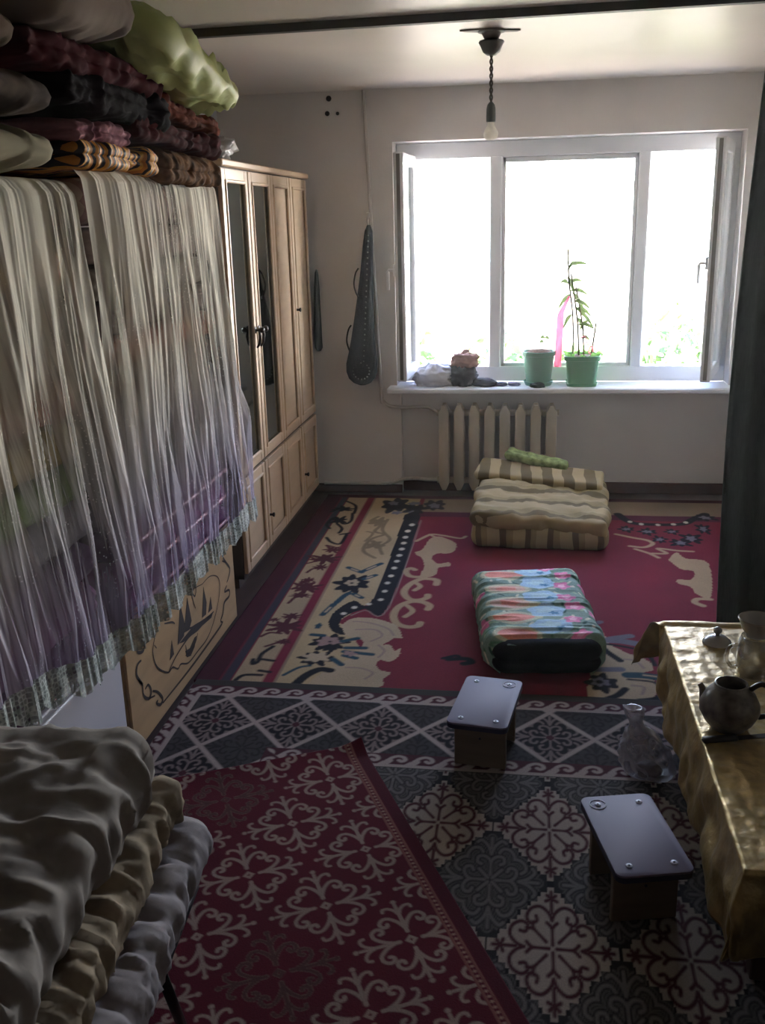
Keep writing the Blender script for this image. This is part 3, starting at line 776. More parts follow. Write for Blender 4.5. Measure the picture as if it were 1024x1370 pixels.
bb((xb, WY0, WH - .05), (WF - .02, WY1, WH - .03)); bb((xb, WY0, .05), (WF - .02, WY1, .07)); bb((xb, WY0, .05), (xb + .01, WY1, WH - .03))
for k in (1, 2, 3):
    yd = WY0 + (WY1 - WY0) * k / 4; bb((xb, yd - .009, .07), (WF - .06, yd + .009, WH - .05))
bb((xb, WY0 + .01, .515), (WF - .021, WY1 - .01, .533))
obj('carcass', bm, m_carcass_shaded, ward)
obj('cornice', box((xb, WY0 - .012, WH - .03), (WF + .014, WY1 + .010, WH), .006), m_cream, ward)
bm = bmesh.new(); bb((xb, WY0 + .01, 0), (WF - .05, WY1 - .01, .05)); obj('plinth', bm, M('dark_plinth', '#4a372c', rough=0.6), ward)
DW = (WY1 - WY0 - .01) / 4
def ward_door(y0, y1, z0, z1, panel_mat, handle=None):
    global bm
    fw = .052; bm = bmesh.new(); xi, xo = WF - .019, WF
    bb((xi, y0, z0), (xo, y0 + fw, z1), .003); bb((xi, y1 - fw, z0), (xo, y1, z1), .003)
    bb((xi, y0 + fw, z0), (xo, y1 - fw, z0 + fw), .003); bb((xi, y0 + fw, z1 - fw), (xo, y1 - fw, z1), .003)
    d = obj('door', bm, m_cream, ward)
    bm = bmesh.new()                                    # raised moulding round the panel
    f = .016
    bb((xo - .006, y0 + fw - f / 2, z0 + fw - f / 2), (xo + .006, y0 + fw + f / 2, z1 - fw + f / 2), .004); bb((xo - .006, y1 - fw - f / 2, z0 + fw - f / 2), (xo + .006, y1 - fw + f / 2, z1 - fw + f / 2), .004)
    bb((xo - .006, y0 + fw, z0 + fw - f / 2), (xo + .006, y1 - fw, z0 + fw + f / 2), .004); bb((xo - .006, y0 + fw, z1 - fw - f / 2), (xo + .006, y1 - fw, z1 - fw + f / 2), .004)
    obj('moulding', bm, m_cream, d)
    o = obj('mirror' if panel_mat is m_mirror else 'panel', box((xi + .002, y0 + fw - .004, z0 + fw - .004), (xo - .009, y1 - fw + .004, z1 - fw + .004)), panel_mat, d)
    if handle:
        yh, zh, kind = handle; bm = bmesh.new()
        if kind == 'pull':
            lathe(bm, [(.016, 0), (.016, .004), (.007, .008), (.007, .02), (.014, .03), (.016, .038), (.010, .046), (0, .048)], n=14)
            bmesh.ops.transform(bm, matrix=Matrix.Translation((xo, yh, zh)) @ Matrix.Rotation(math.pi / 2, 4, 'Y'), verts=bm.verts[:])
            tube(bm, [(xo + .02, yh, zh), (xo + .024, yh, zh - .03), (xo + .018, yh, zh - .065), (xo + .006, yh, zh - .085)], [.006, .008, .007, .005], n=8)
        else:
            lathe(bm, [(.007, 0), (.006, .012), (.012, .018), (.012, .024), (0, .028)], n=12)
            bmesh.ops.transform(bm, matrix=Matrix.Translation((xo, yh, zh)) @ Matrix.Rotation(math.pi / 2, 4, 'Y'), verts=bm.verts[:])
        obj('handle', bm, m_bronze, d, smooth=50)
    return d
for k in range(4):
    y0 = WY0 + .005 + k * DW + (.007 if k in (1, 3) else .002); y1 = WY0 + .005 + (k + 1) * DW - (.007 if k in (0, 2) else .002)
    hy = (y1 - .026) if k in (0, 2) else (y0 + .026)
    ward_door(y0, y1, .548, WH - .036, m_mirror if k < 2 else m_cream, (hy, 1.19, 'pull') if k in (0, 1) else ((hy, 1.205, 'knob') if k == 3 else None))
    ward_door(y0, y1, .075, .532, m_cream, (hy, .24, 'knob') if k in (1, 3) else None)

# ------------------------------------------------------------------ chest, white box
m_chest = M('varnished_pine', '#a88a64', rough=0.45, var=0.14, vscale=3, stretch=(1, 1, 6))
m_burn = M('burnt_line', '#2b1c12', rough=0.7, var=0.1)
CF = -1.262; CY0, CY1, CZ = 2.690, 3.868, 0.445
chest = thing('wooden_chest', 'varnished wooden chest with a burnt landscape drawing on its front', 'chest', ((XL + CF) / 2, (CY0 + CY1) / 2, 0))
obj('body', box((XL + .02, CY0, .0), (CF - .012, CY1, CZ - .03), .003), m_chest, chest)
obj('lid', box((XL + .015, CY0 - .004, CZ - .03), (CF + .004, CY1 + .006, CZ), .005), m_chest, chest)
fp = obj('front_panel', box((CF - .012, CY0 + .002, .012), (CF, CY1 - .002, CZ - .032), .003), m_chest, chest)
ENGRAVED = {
    'oval': [[(3.452,0.323),(3.264,0.359),(3.105,0.375),(2.994,0.357),(2.923,0.307),(2.911,0.261),(2.941,0.206),(3.024,0.148),(3.071,0.146),(3.12,0.116),(3.154,0.119),(3.231,0.088),(3.338,0.086),(3.452,0.087),(3.538,0.116),(3.612,0.167),(3.659,0.23),(3.64,0.282),(3.548,0.32),(3.452,0.323)]],
    'ground': [[(3.024,0.145),(3.117,0.17),(3.254,0.182),(3.358,0.168),(3.471,0.165),(3.56,0.161)],[(3.033,0.334),(3.104,0.309),(3.131,0.292)],[(3.178,0.284),(3.263,0.216),(3.364,0.191),(3.51,0.162)],[(3.374,0.341),(3.337,0.336),(3.357,0.309),(3.377,0.333),(3.35,0.356),(3.326,0.328),(3.354,0.26)],[(3.216,0.168),(3.239,0.119),(3.322,0.132),(3.355,0.156)],[(2.945,0.28),(2.928,0.299)],[(3.207,0.128),(3.275,0.122),(3.333,0.14)]],
    'scroll': [[(2.816,0.373),(2.848,0.341),(2.829,0.322),(2.787,0.339),(2.799,0.358)],[(2.81,0.298),(2.776,0.297),(2.762,0.265),(2.801,0.212),(2.77,0.245)],[(2.801,0.212),(2.799,0.174),(2.839,0.141),(2.864,0.157),(2.844,0.19),(2.816,0.188)],[(2.876,0.151),(2.92,0.123),(2.954,0.081),(2.929,0.07),(2.898,0.093),(2.913,0.096)],[(2.839,0.141),(2.891,0.125)],[(3.756,0.366),(3.728,0.341),(3.762,0.302),(3.807,0.257),(3.777,0.226),(3.752,0.215)],[(3.749,0.202),(3.713,0.188),(3.775,0.171),(3.769,0.145),(3.702,0.144),(3.672,0.107),(3.635,0.088),(3.663,0.069)],[(3.762,0.302),(3.714,0.326)],[(2.95,0.065),(3.259,0.058),(3.608,0.065),(3.653,0.074)]],
}
ENGRAVED_TREES = [[(3.141,0.202),(3.201,0.341),(3.228,0.25),(3.21,0.208)],[(3.212,0.219),(3.278,0.334),(3.302,0.231),(3.269,0.207)],[(3.42,0.193),(3.463,0.306),(3.484,0.233),(3.467,0.187)],[(3.495,0.182),(3.537,0.234),(3.544,0.181)],[(3.053,0.182),(3.088,0.244),(3.097,0.186)],[(3.221,0.115),(3.211,0.145),(3.26,0.135),(3.318,0.153),(3.341,0.15),(3.31,0.118),(3.261,0.102)],[(3.157,0.201),(3.295,0.202),(3.511,0.168),(3.554,0.164),(3.526,0.148),(3.358,0.168),(3.204,0.186)]]
def flat_stroke(bm, pts, w, x0, x1):
    """thin raised ribbon following (y,z) points on the plane x = x0"""
    pts = smooth_line(pts, 5); n = len(pts); L = []; R = []
    for i, (y, z) in enumerate(pts):
        a = pts[max(i - 1, 0)]; b = pts[min(i + 1, n - 1)]; dy, dz = b[0] - a[0], b[1] - a[1]; l = math.hypot(dy, dz) or 1
        ww = w * (0.55 + 0.45 * math.sin(math.pi * min(1, max(0, i / (n - 1)))))
        L.append(bm.verts.new((x1, y - dz / l * ww, z + dy / l * ww))); R.append(bm.verts.new((x1, y + dz / l * ww, z - dy / l * ww)))
    for i in range(n - 1):
        try: bm.faces.new((L[i], L[i + 1], R[i + 1], R[i]))
        except ValueError: pass
for k, w in (('oval', .0035), ('ground', .004), ('scroll', .006)):
    for pts in ENGRAVED[k]:
        bm = bmesh.new(); flat_stroke(bm, pts, w, CF, CF + .0012)
        obj('burnt_line', bm, m_burn, fp)
for pts in ENGRAVED_TREES:
    bm = bmesh.new(); prism(bm, pts, 'x', CF - .001, CF + .001)
    obj('burnt_tree', bm, m_burn, fp)

m_whitebox = M('white_enamel', '#b7b3b6', rough=0.35, var=0.03)
wb = thing('storage_box', 'plain white enamel box under the quilts beside the pine chest', 'cabinet', ((XL + CF) / 2, 1.9, 0))
obj('body', box((XL + .02, 1.12, 0.0), (CF - .004, 2.668, .415), .012, 3), m_whitebox, wb, smooth=40)
obj('lid', box((XL + .018, 1.115, .417), (CF, 2.672, CZ), .010, 3), m_whitebox, wb, smooth=40)

# ------------------------------------------------------------------ the two stacks of folded quilts
def fabric(name, c, var=0.18, vs_=14.0, stretch=(1, 1, 1), rough=0.9, bump=0.1, spec=0.04):
    return M('fabric_' + name, c, rough=rough, var=var, vscale=vs_, stretch=stretch, bump=bump, bscale=30, spec=spec)
def striped_fabric(name, cols, scale, axis='Y', rough=0.7):
    """woven stripes across one axis of the cloth"""
    m = bpy.data.materials.new('stripes_' + name); m.use_nodes = True; nt = m.node_tree; b = nt.nodes['Principled BSDF']
    tc = nt.nodes.new('ShaderNodeTexCoord'); w = nt.nodes.new('ShaderNodeTexWave'); w.bands_direction = axis; w.wave_profile = 'SAW'
    w.inputs['Scale'].default_value = scale; w.inputs['Distortion'].default_value = 1.2; w.inputs['Detail'].default_value = 1
    nt.links.new(tc.outputs['Object'], w.inputs['Vector'])
    r = nt.nodes.new('ShaderNodeValToRGB'); r.color_ramp.interpolation = 'CONSTANT'
    el = r.color_ramp.elements
    while len(el) < len(cols): el.new(0.5)
    for i, c in enumerate(cols):
        el[i].position = i / len(cols); el[i].color = lin(c) + (1,)
    nt.links.new(w.outputs['Fac'], r.inputs['Fac']); nt.links.new(r.outputs['Color'], b.inputs['Base Color'])
    b.inputs['Roughness'].default_value = rough; b.inputs['Specular IOR Level'].default_value = 0.3
    return m
SX0 = XL + .04
def stack_quilt(label, y0, y1, z0, z1, mat, xf=-1.245, seed=0, piping=None, group=None, nl=1):
    r = (z1 - z0) * .46
    o = slab('folded_quilt', ((SX0 + xf) / 2, (y0 + y1) / 2, (z0 + z1) / 2), (xf - SX0, y1 - y0, (z1 - z0) * .92), mat, r=r, n=(6, 34, 3),
             wr=.008, wf=7, seed=seed, grooves=[(i + 1) / (nl + 1) for i in range(nl)], gd=.016, gw=.006, stretch=(1, 1.6, .6))
    tag(o, label, 'quilt', group)
    if piping:
        bm = bmesh.new()
        ys = np.linspace(y0 + .05, y1 - .05, 24); q = noise(np.stack([ys, ys * 0, ys * 0 + seed], 1), 5, seed)
        tube(bm, [(xf + .006 + .004 * v, y, (z0 + z1) / 2 + .004 * v) for y, v in zip(ys, q)], .007, n=6)
        obj('piping', bm, piping, o, smooth=180)
    return o
m_pip = M('pink_piping', '#c07a86', rough=0.4, spec=0.5, var=0.15, vscale=30)
layersB = [  # thickness, colour, description
    (.105, '#5a2f52', 'plum satin', 1), (.10, '#6b3560', 'purple satin', 1), (.11, '#4a2a4a', 'dark violet', 1), (.10, '#3a3440', 'slate grey', 0), (.095, '#39443a', 'dark green', 0),
    (.10, '#2c2a2e', 'near-black', 0), (.105, '#57524f', 'ash grey', 0), (.10, '#3b2a25', 'dark brown', 0), (.10, '#6d4030', 'rust brown', 0), (.105, '#4b3a34', 'umber', 0), (.11, '#6f655c', 'taupe', 0), (.115, '#8a7a76', 'rose grey', 0), (.14, '#9a7a78', 'dusty pink', 0)]
z = CZ + .002; tot = sum(t[0] for t in layersB); sc = (1.828 - z) / tot
for i, (t, c, d, pip) in enumerate(layersB):
    t *= sc
    mt = fabric('b%d' % i, c) if i != 12 else striped_fabric('rose', ['#8d6f70', '#9c8680', '#77595c', '#a58f86'], 2.4)
    stack_quilt('%s folded quilt under the sheer cover on the pine chest' % d, 2.70 + .012 * (i % 3), 3.835 - .014 * ((i * 2) % 3), z, z + t, mt, seed=i, piping=m_pip if pip else None, group='quilts stacked on the pine chest')
    z += t
layersA = [(.12, '#4d2c48', 'plum'), (.12, '#5a3352', 'mauve'), (.11, '#473048', 'dark mauve'), (.12, '#6a6466', 'pale grey'), (.11, '#5d6a44', 'moss green'), (.11, '#72623a', 'olive gold'),
           (.12, '#693a2c', 'brick brown'), (.11, '#58342c', 'chestnut'), (.12, '#3f2e2a', 'cocoa'), (.10, '#9a7046', 'amber striped'), (.14, '#5a5e54', 'sage grey')]
z = CZ + .002; tot = sum(t[0] for t in layersA); sc = (1.785 - z) / tot
for i, (t, c, d) in enumerate(layersA):
    t *= sc
    mt = fabric('a%d' % i, c) if i != 9 else striped_fabric('amber', ['#b0843c', '#8a4a34', '#c09a52', '#7a4038'], 2.6)
    stack_quilt('%s folded quilt under the sheer cover on the white box' % d, 1.15 + .01 * (i % 3), 2.585 - .014 * ((i * 2) % 3), z, z + t, mt, seed=30 + i, group='quilts stacked on the white box')
    z += t

# quilts and pillows heaped above the covers
def pillow(name, label, c, size, mat, rot, seed=0, wr=.012, wf=9, stretch=(1, 1, 1), cat='pillow', pinch=2.6, ridge=0.0):
    nu, nv = 46, 34; u = np.linspace(-1, 1, nu); v = np.linspace(-1, 1, nv); U_, V_ = np.meshgrid(u, v, indexing='ij')
    th = ((1 - np.abs(U_) ** pinch).clip(0) * (1 - np.abs(V_) ** pinch).clip(0)) ** 0.42
    edge = 1 - 0.06 * (1 - np.abs(U_)) * (np.abs(V_) > .9) - 0.0
    shr = 1 - 0.05 * np.cos(U_ * math.pi / 2) * np.abs(V_) - 0.05 * np.cos(V_ * math.pi / 2) * np.abs(U_) - .17 * (np.abs(U_) * np.abs(V_)) ** 4
    bm = bmesh.new()
    R = Matrix.Translation(Vector(c)) @ rot
    for s in (1, -1):
        P = np.stack([U_ * size[0] / 2 * shr, V_ * size[1] / 2 * shr, s * th * size[2] / 2], -1).reshape(-1, 3)
        nz = noise(P * np.array(stretch), wf, seed + (s > 0), 3)
        if ridge: nz = nz + ridge * (1 - 4 * np.abs(noise(P * np.array(stretch), wf * .8, seed + 9, 2))).clip(-1, 1)
        P[:, 2] += s * wr * nz * np.minimum(1, th.ravel() * 2.5)
        P = P.reshape(nu, nv, 3); idx = [[bm.verts.new(P[i, j]) for j in range(nv)] for i in range(nu)]
        for i in range(nu - 1):
            for j in range(nv - 1):
                bm.faces.new((idx[i][j], idx[i + 1][j], idx[i + 1][j + 1], idx[i][j + 1]))
    bmesh.ops.remove_doubles(bm, verts=bm.verts[:], dist=.0005)
    bmesh.ops.transform(bm, matrix=R, verts=bm.verts[:])
    return tag(obj(name, bm, mat, smooth=180), label, cat)
def ER(x=0, y=0, z=0):
    return Matrix.Rotation(math.radians(z), 4, 'Z') @ Matrix.Rotation(math.radians(y), 4, 'Y') @ Matrix.Rotation(math.radians(x), 4, 'X')
HX = -1.44
G2 = 'quilts heaped above the pine chest stack'
def heap(name, label, y0, y1, z0, z1, mat, xf, seed, tilt=0.0, cat='quilt', nl=1, wr=.012, r=None, droop=0.0, **kw):
    def bend(p):
        p = p.copy(); p[:, 2] += tilt * p[:, 1]
        if droop: p[:, 2] -= droop * np.clip(p[:, 0] / ((xf - SX0) / 2), 0, 1) ** 3
        return p
    o = slab(name, ((SX0 + xf) / 2, (y0 + y1) / 2, (z0 + z1) / 2), (xf - SX0, y1 - y0, z1 - z0), mat, r=r or (z1 - z0) * .45, n=(10, 70, 6), wr=wr * 1.2, wf=7, seed=seed, ridge=.016, crease=.008,
             grooves=[(i + 1) / (nl + 1) for i in range(nl)], gd=.010, gw=.007, bend=bend, stretch=(1, 1.5, 1.2), **kw)
    return tag(o, label, cat, None)
m_yellow = striped_fabric('marigold', ['#c9872a', '#20171a', '#d09a3c', '#b5702a', '#1c1518'], 5.0)
heap('folded_quilt', 'brown leopard-toned folded quilt overhanging the wardrobe end of the heap', 3.17, 3.80, 1.848, 1.935, fabric('leopard', '#5a3f2a', var=.8, vs_=22), -1.165, 51, droop=.03)
heap('folded_quilt', 'marigold and black striped folded quilt on top of the pink-striped quilt', 2.60, 3.155, 1.850, 1.908, m_yellow, -1.185, 52, wr=.014)
heap('folded_quilt', 'dusty rose folded quilt between marigold stripes and black quilts', 2.60, 2.96, 1.912, 1.962, fabric('rose2', '#8d6068', var=.25, stretch=(1, 4, 1)), -1.18, 53)
heap('folded_quilt', 'black folded quilt with wine-red edge next to the dusty rose quilt', 2.98, 3.80, 1.940, 2.000, fabric('wine', '#3a1416', var=.5), -1.17, 54, tilt=-.02)
heap('folded_quilt', 'rusty brown folded quilt under the green satin pillow', 3.25, 3.85, 2.020, 2.072, fabric('rusty', '#5a2c1e', var=.4), -1.18, 55, tilt=-.06)
heap('folded_quilt', 'black velvet folded quilt in the middle of the heap', 2.52, 3.24, 1.990, 2.070, fabric('velvet', '#191214', var=.3), -1.155, 56, wr=.016, nl=2)
heap('folded_quilt', 'dark maroon folded quilt below the large grey pillow', 2.34, 3.20, 2.074, 2.148, fabric('maroon', '#4a2024', var=.25), -1.16, 57)
m_satin = M('green_satin', '#b2ba76', rough=0.55, spec=0.3, var=0.15, vscale=8)
pillow('satin_pillow', 'wrinkled lime green satin pillow high on the quilt heap', (HX + .13, 3.30, 2.210), (.60, .98, .17), m_satin, ER(x=-7, y=9), seed=4, wr=.017, wf=14, stretch=(1.3, .8, 1), ridge=1.3)
m_gpil = fabric('grey_pillow', '#8a7d72', var=.12, vs_=5, rough=.8)
pillow('grey_pillow', 'large grey pillow squeezed under the ceiling', (HX + .06, 2.58, 2.262), (.66, .60, .19), m_gpil, ER(x=4, y=8), seed=8, wr=.015, ridge=.5, stretch=(.6, 2.2, 1))
pillow('beige_pillow', 'pale olive grey pillow lying on the near sheer cover', (HX + .02, 2.12, 1.876), (.62, .60, .115), fabric('beige_pillow', '#8a826c', var=.12, vs_=5), ER(y=2), seed=9, wr=.012, ridge=.5, stretch=(.6, 2.2, 1))
pillow('dark_pillow', 'dark patterned pillow above the pale olive pillow', (HX + .02, 2.15, 2.000), (.62, .58, .115), fabric('dark_pillow', '#4a3e36', var=.7, vs_=9), ER(y=2, x=-1), seed=10, wr=.012, ridge=.4, stretch=(.6, 2.2, 1))
pillow('brown_pillow', 'greyish brown pillow under the ceiling above the near stack', (HX + .00, 2.06, 2.130), (.62, .54, .12), fabric('brown_pillow', '#665648', var=.25, vs_=6), ER(y=2), seed=11, wr=.014, ridge=.5, stretch=(.6, 2.2, 1))
heap('folded_quilt', 'black quilt jammed against the ceiling above the near stack', 1.40, 2.30, 2.225, 2.33, fabric('blackq', '#211c1d', var=.2), -1.19, 61)

# ------------------------------------------------------------------ sheer lace covers
def sheer_mat(name, top, bot, z0, z1):
    m = bpy.data.materials.new(name); m.use_nodes = True; nt = m.node_tree; nt.nodes.clear(); N = nt.nodes.new; L = nt.links.new
    out = N('ShaderNodeOutputMaterial'); mix = N('ShaderNodeMixShader'); tr = N('ShaderNodeBsdfTransparent')
    df = N('ShaderNodeBsdfDiffuse'); tl = N('ShaderNodeBsdfTranslucent'); m2 = N('ShaderNodeMixShader'); m2.inputs[0].default_value = 0.35
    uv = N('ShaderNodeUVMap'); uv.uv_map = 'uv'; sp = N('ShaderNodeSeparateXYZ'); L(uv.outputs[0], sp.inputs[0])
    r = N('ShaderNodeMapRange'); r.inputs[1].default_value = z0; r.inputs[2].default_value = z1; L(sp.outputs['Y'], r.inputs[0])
    cr = N('ShaderNodeValToRGB'); cr.color_ramp.elements[0].color = bot + (1,); cr.color_ramp.elements[1].color = top + (1,)  # lilac towards the hem: part dye, part bluish daylight put into the colour
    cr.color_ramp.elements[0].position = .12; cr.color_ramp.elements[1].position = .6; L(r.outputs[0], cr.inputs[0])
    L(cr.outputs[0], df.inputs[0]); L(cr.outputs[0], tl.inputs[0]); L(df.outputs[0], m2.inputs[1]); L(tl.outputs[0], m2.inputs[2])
    def streak(su, sv, det):
        mp = N('ShaderNodeMapping'); mp.inputs['Scale'].default_value = (su, sv, 1); L(uv.outputs[0], mp.inputs[0])
        n = N('ShaderNodeTexNoise'); n.inputs['Scale'].default_value = 1.0; n.inputs['Detail'].default_value = det; n.inputs['Distortion'].default_value = 1.1
        L(mp.outputs[0], n.inputs['Vector']); return n
    a = streak(17, .9, 3); b = streak(70, 2.2, 2); c = streak(3.2, 1.6, 2)
    def rng_(n, a0, a1, b0, b1):
        q = N('ShaderNodeMapRange'); q.inputs[1].default_value = a0; q.inputs[2].default_value = a1; q.inputs[3].default_value = b0; q.inputs[4].default_value = b1; L(n.outputs[0], q.inputs[0]); return q
    ra = rng_(a, .38, .64, .0, .42); rb = rng_(b, .46, .70, 0, .32); rc = rng_(c, .36, .60, .14, .56)
    lw = N('ShaderNodeLayerWeight'); lw.inputs[0].default_value = .35; rl = N('ShaderNodeMapRange'); rl.inputs[1].default_value = .45; rl.inputs[3].default_value = -.05; rl.inputs[4].default_value = .22; L(lw.outputs['Facing'], rl.inputs[0])
    ad = None
    for q in (ra, rb, rc, rl):
        if ad is None: ad = q; continue
        s2 = N('ShaderNodeMath'); s2.operation = 'ADD'; L(ad.outputs[0], s2.inputs[0]); L(q.outputs[0], s2.inputs[1]); ad = s2
    mpv = N('ShaderNodeMapping'); mpv.inputs['Scale'].default_value = (110, 90, 1); L(uv.outputs[0], mpv.inputs[0])      # sewn-on sequins
    vo = N('ShaderNodeTexVoronoi'); vo.inputs['Scale'].default_value = 1.0; L(mpv.outputs[0], vo.inputs['Vector'])
    lt = N('ShaderNodeMath'); lt.operation = 'LESS_THAN'; lt.inputs[1].default_value = .20; L(vo.outputs['Distance'], lt.inputs[0])
    pn = streak(9, 7, 2); gt = N('ShaderNodeMath'); gt.operation = 'GREATER_THAN'; gt.inputs[1].default_value = .56; L(pn.outputs[0], gt.inputs[0])
    sq = N('ShaderNodeMath'); sq.operation = 'MULTIPLY'; L(lt.outputs[0], sq.inputs[0]); L(gt.outputs[0], sq.inputs[1])
    vf = N('ShaderNodeMapRange'); vf.inputs[1].default_value = .6; vf.inputs[2].default_value = 1.7; vf.inputs[3].default_value = .66; vf.inputs[4].default_value = 1.4; L(sp.outputs['Y'], vf.inputs[0])
    mv = N('ShaderNodeMath'); mv.operation = 'MULTIPLY'; L(ad.outputs[0], mv.inputs[0]); L(vf.outputs[0], mv.inputs[1]); ad = mv      # the net is gathered tighter towards the top
    a2 = N('ShaderNodeMath'); a2.operation = 'MULTIPLY_ADD'; a2.inputs[1].default_value = .5; a2.use_clamp = True; L(sq.outputs[0], a2.inputs[0]); L(ad.outputs[0], a2.inputs[2])
    L(a2.outputs[0], mix.inputs[0]); L(tr.outputs[0], mix.inputs[1]); L(m2.outputs[0], mix.inputs[2]); L(mix.outputs[0], out.inputs[0])
    return m
m_lace = bpy.data.materials.new('lace_hem'); m_lace.use_nodes = True
nt = m_lace.node_tree; nt.nodes.clear(); N = nt.nodes.new; L = nt.links.new
out = N('ShaderNodeOutputMaterial'); mix = N('ShaderNodeMixShader'); tr = N('ShaderNodeBsdfTransparent'); df = N('ShaderNodeBsdfPrincipled')
uv = N('ShaderNodeUVMap'); uv.uv_map = 'uv'; mp = N('ShaderNodeMapping'); mp.inputs['Scale'].default_value = (85, 85, 1); L(uv.outputs[0], mp.inputs[0])
vo = N('ShaderNodeTexVoronoi'); vo.feature = 'DISTANCE_TO_EDGE'; vo.inputs['Scale'].default_value = 1.0; vo.inputs['Randomness'].default_value = .5; L(mp.outputs[0], vo.inputs['Vector'])
rg = N('ShaderNodeMapRange'); rg.inputs[1].default_value = .10; rg.inputs[2].default_value = .20; rg.inputs[3].default_value = 1; rg.inputs[4].default_value = .5; L(vo.outputs['Distance'], rg.inputs[0])
no = N('ShaderNodeTexNoise'); no.inputs['Scale'].default_value = .25; L(mp.outputs[0], no.inputs['Vector'])
cr = N('ShaderNodeValToRGB'); cr.color_ramp.elements[0].color = lin('#7d877f') + (1,); cr.color_ramp.elements[1].color = lin('#c2c8c0') + (1,); cr.color_ramp.elements[0].position = .35; cr.color_ramp.elements[1].position = .65
L(no.outputs['Fac'], cr.inputs[0]); L(cr.outputs[0], df.inputs['Base Color']); df.inputs['Roughness'].default_value = .5
L(rg.outputs[0], mix.inputs[0]); L(tr.outputs[0], mix.inputs[1]); L(df.outputs[0], mix.inputs[2]); L(mix.outputs[0], out.inputs[0])

def sheer(label, y0, y1, ztop, hem, seed, y1b=None, y0b=None, xbot=-1.17):
    nu, nv = 420, 150
    u = np.linspace(0, 1, nu); prof = [(-1.58, ztop + .012), (-1.40, ztop + .014), (-1.27, ztop + .010), (-1.232, ztop - .015), (-1.218, ztop - .06), (-1.21, ztop - .3)]
    arr = []
    for i, uu in enumerate(u):
        h = hem(uu); pr = smooth_line(prof + [((-1.21 + xbot) / 2, (ztop - .3 + h) / 2), (xbot, h)], 8)
        pr = np.array(pr); s_ = np.concatenate([[0], np.cumsum(np.hypot(*np.diff(pr, axis=0).T))]); t = np.linspace(0, s_[-1], nv)
        arr.append(np.stack([np.interp(t, s_, pr[:, 0]), np.interp(t, s_, pr[:, 1])], 1))
    A = np.array(arr); V = np.zeros((nu, nv, 3)); V[..., 0] = A[..., 0]; V[..., 2] = A[..., 1]
    dn = np.clip((ztop - V[..., 2]) / (ztop - .45), 0, 1)
    ya = y0 + ((y0b if y0b is not None else y0) - y0) * dn ** 1.2; yb_ = y1 + ((y1b if y1b is not None else y1) - y1) * dn ** 1.3
    V[..., 1] = ya + (yb_ - ya) * u[:, None]
    Q = np.stack([V[..., 1].ravel(), V[..., 2].ravel(), np.zeros(nu * nv)], 1)
    Q[:, 0] += .05 * noise(Q, (1.6, 1.1, 1), seed + 11, 2); f = noise(Q, (9, .8, 1), seed, 2); g = noise(Q, (24, 1.7, 1), seed + 7, 2); w = noise(Q, (4, 1.2, 1), seed + 3)
    ridge = (1 - np.abs(f) * 2.6).clip(-.3, 1); ridge2 = (1 - np.abs(g) * 2.6).clip(-.3, 1)
    d = (.030 * ridge + .012 * ridge2 + .02 * w).reshape(nu, nv) * (.3 + .75 * dn - .55 * np.clip((dn - .8) / .2, 0, 1) * dn)
    V[..., 0] += np.maximum(d, -.006)
    V[..., 1] += .012 * noise(Q, (6, 1.5, 1), seed + 5).reshape(nu, nv) * dn
    UV = np.stack([np.broadcast_to((y0 + (y1 - y0) * u)[:, None], (nu, nv)), V[..., 2]], -1)
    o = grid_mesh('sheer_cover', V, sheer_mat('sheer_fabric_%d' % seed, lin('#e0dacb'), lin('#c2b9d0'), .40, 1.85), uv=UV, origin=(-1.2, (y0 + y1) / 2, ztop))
    tag(o, label, 'cover', 'sheer covers over the quilt stacks')
    nh = 14; W_ = np.zeros((nu, nh, 3)); ph = (u * (y1 - y0) / .115)
    drop = .062 + .026 * np.abs(np.sin(ph * math.pi))
    base = V[:, -1, :]
    for j in range(nh):
        t = j / (nh - 1); W_[:, j, :] = base; W_[:, j, 2] = base[:, 2] + .012 - (drop + .012) * t; W_[:, j, 0] = base[:, 0] + .003 + .006 * t
    UV2 = np.stack([np.broadcast_to((y0 + (y1 - y0) * u)[:, None], (nu, nh)), W_[..., 2]], -1)
    lh = grid_mesh('lace_hem', W_, m_lace, parent=o, uv=UV2); lh['label'] = 'scalloped grey-green lace hem'
    return o
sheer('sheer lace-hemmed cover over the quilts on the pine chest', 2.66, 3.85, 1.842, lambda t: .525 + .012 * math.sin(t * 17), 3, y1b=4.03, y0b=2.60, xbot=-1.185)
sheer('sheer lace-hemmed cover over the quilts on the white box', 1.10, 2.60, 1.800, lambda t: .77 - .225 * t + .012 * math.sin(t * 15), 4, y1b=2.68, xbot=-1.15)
# ------------------------------------------------------------------ ceiling rail, curtain, pendant lamp
bm = bmesh.new()
prism(bm, [(-1.80, 3.955), (1.43, 3.825), (1.43, 3.860), (-1.80, 3.990)], 'z', H - .030, H - .0005)
tag(obj('curtain_rail', bm, M('dark_rail_wood', '#3a3129', rough=0.6)), 'dark wooden rail running across the ceiling', 'rail')
nu, nv = 150, 60
u = np.linspace(0, 1, nu)[:, None]; v = np.linspace(0, 1, nv)[None, :]
zc = 2.365 - v * 2.335
wob = .018 * noise(np.stack([(u * 5 + v * 0).ravel(), (v * 2 + u * 0).ravel(), np.zeros(nu * nv)], 1), 1.0, 5).reshape(nu, nv)
xc = .80 - .045 * np.sin(np.pi * v * .75) + .01 * v + u * (1.43 - .80) + .03 * np.sin(u * 40) * .3 * u
yc = 3.825 - .04 * u + .028 * np.sin(u * 38 + .6 * np.sin(v * 3)) * (.5 + .5 * v) + wob
V = np.stack([np.broadcast_to(xc, (nu, nv)), np.broadcast_to(yc, (nu, nv)), np.broadcast_to(zc, (nu, nv))], -1)
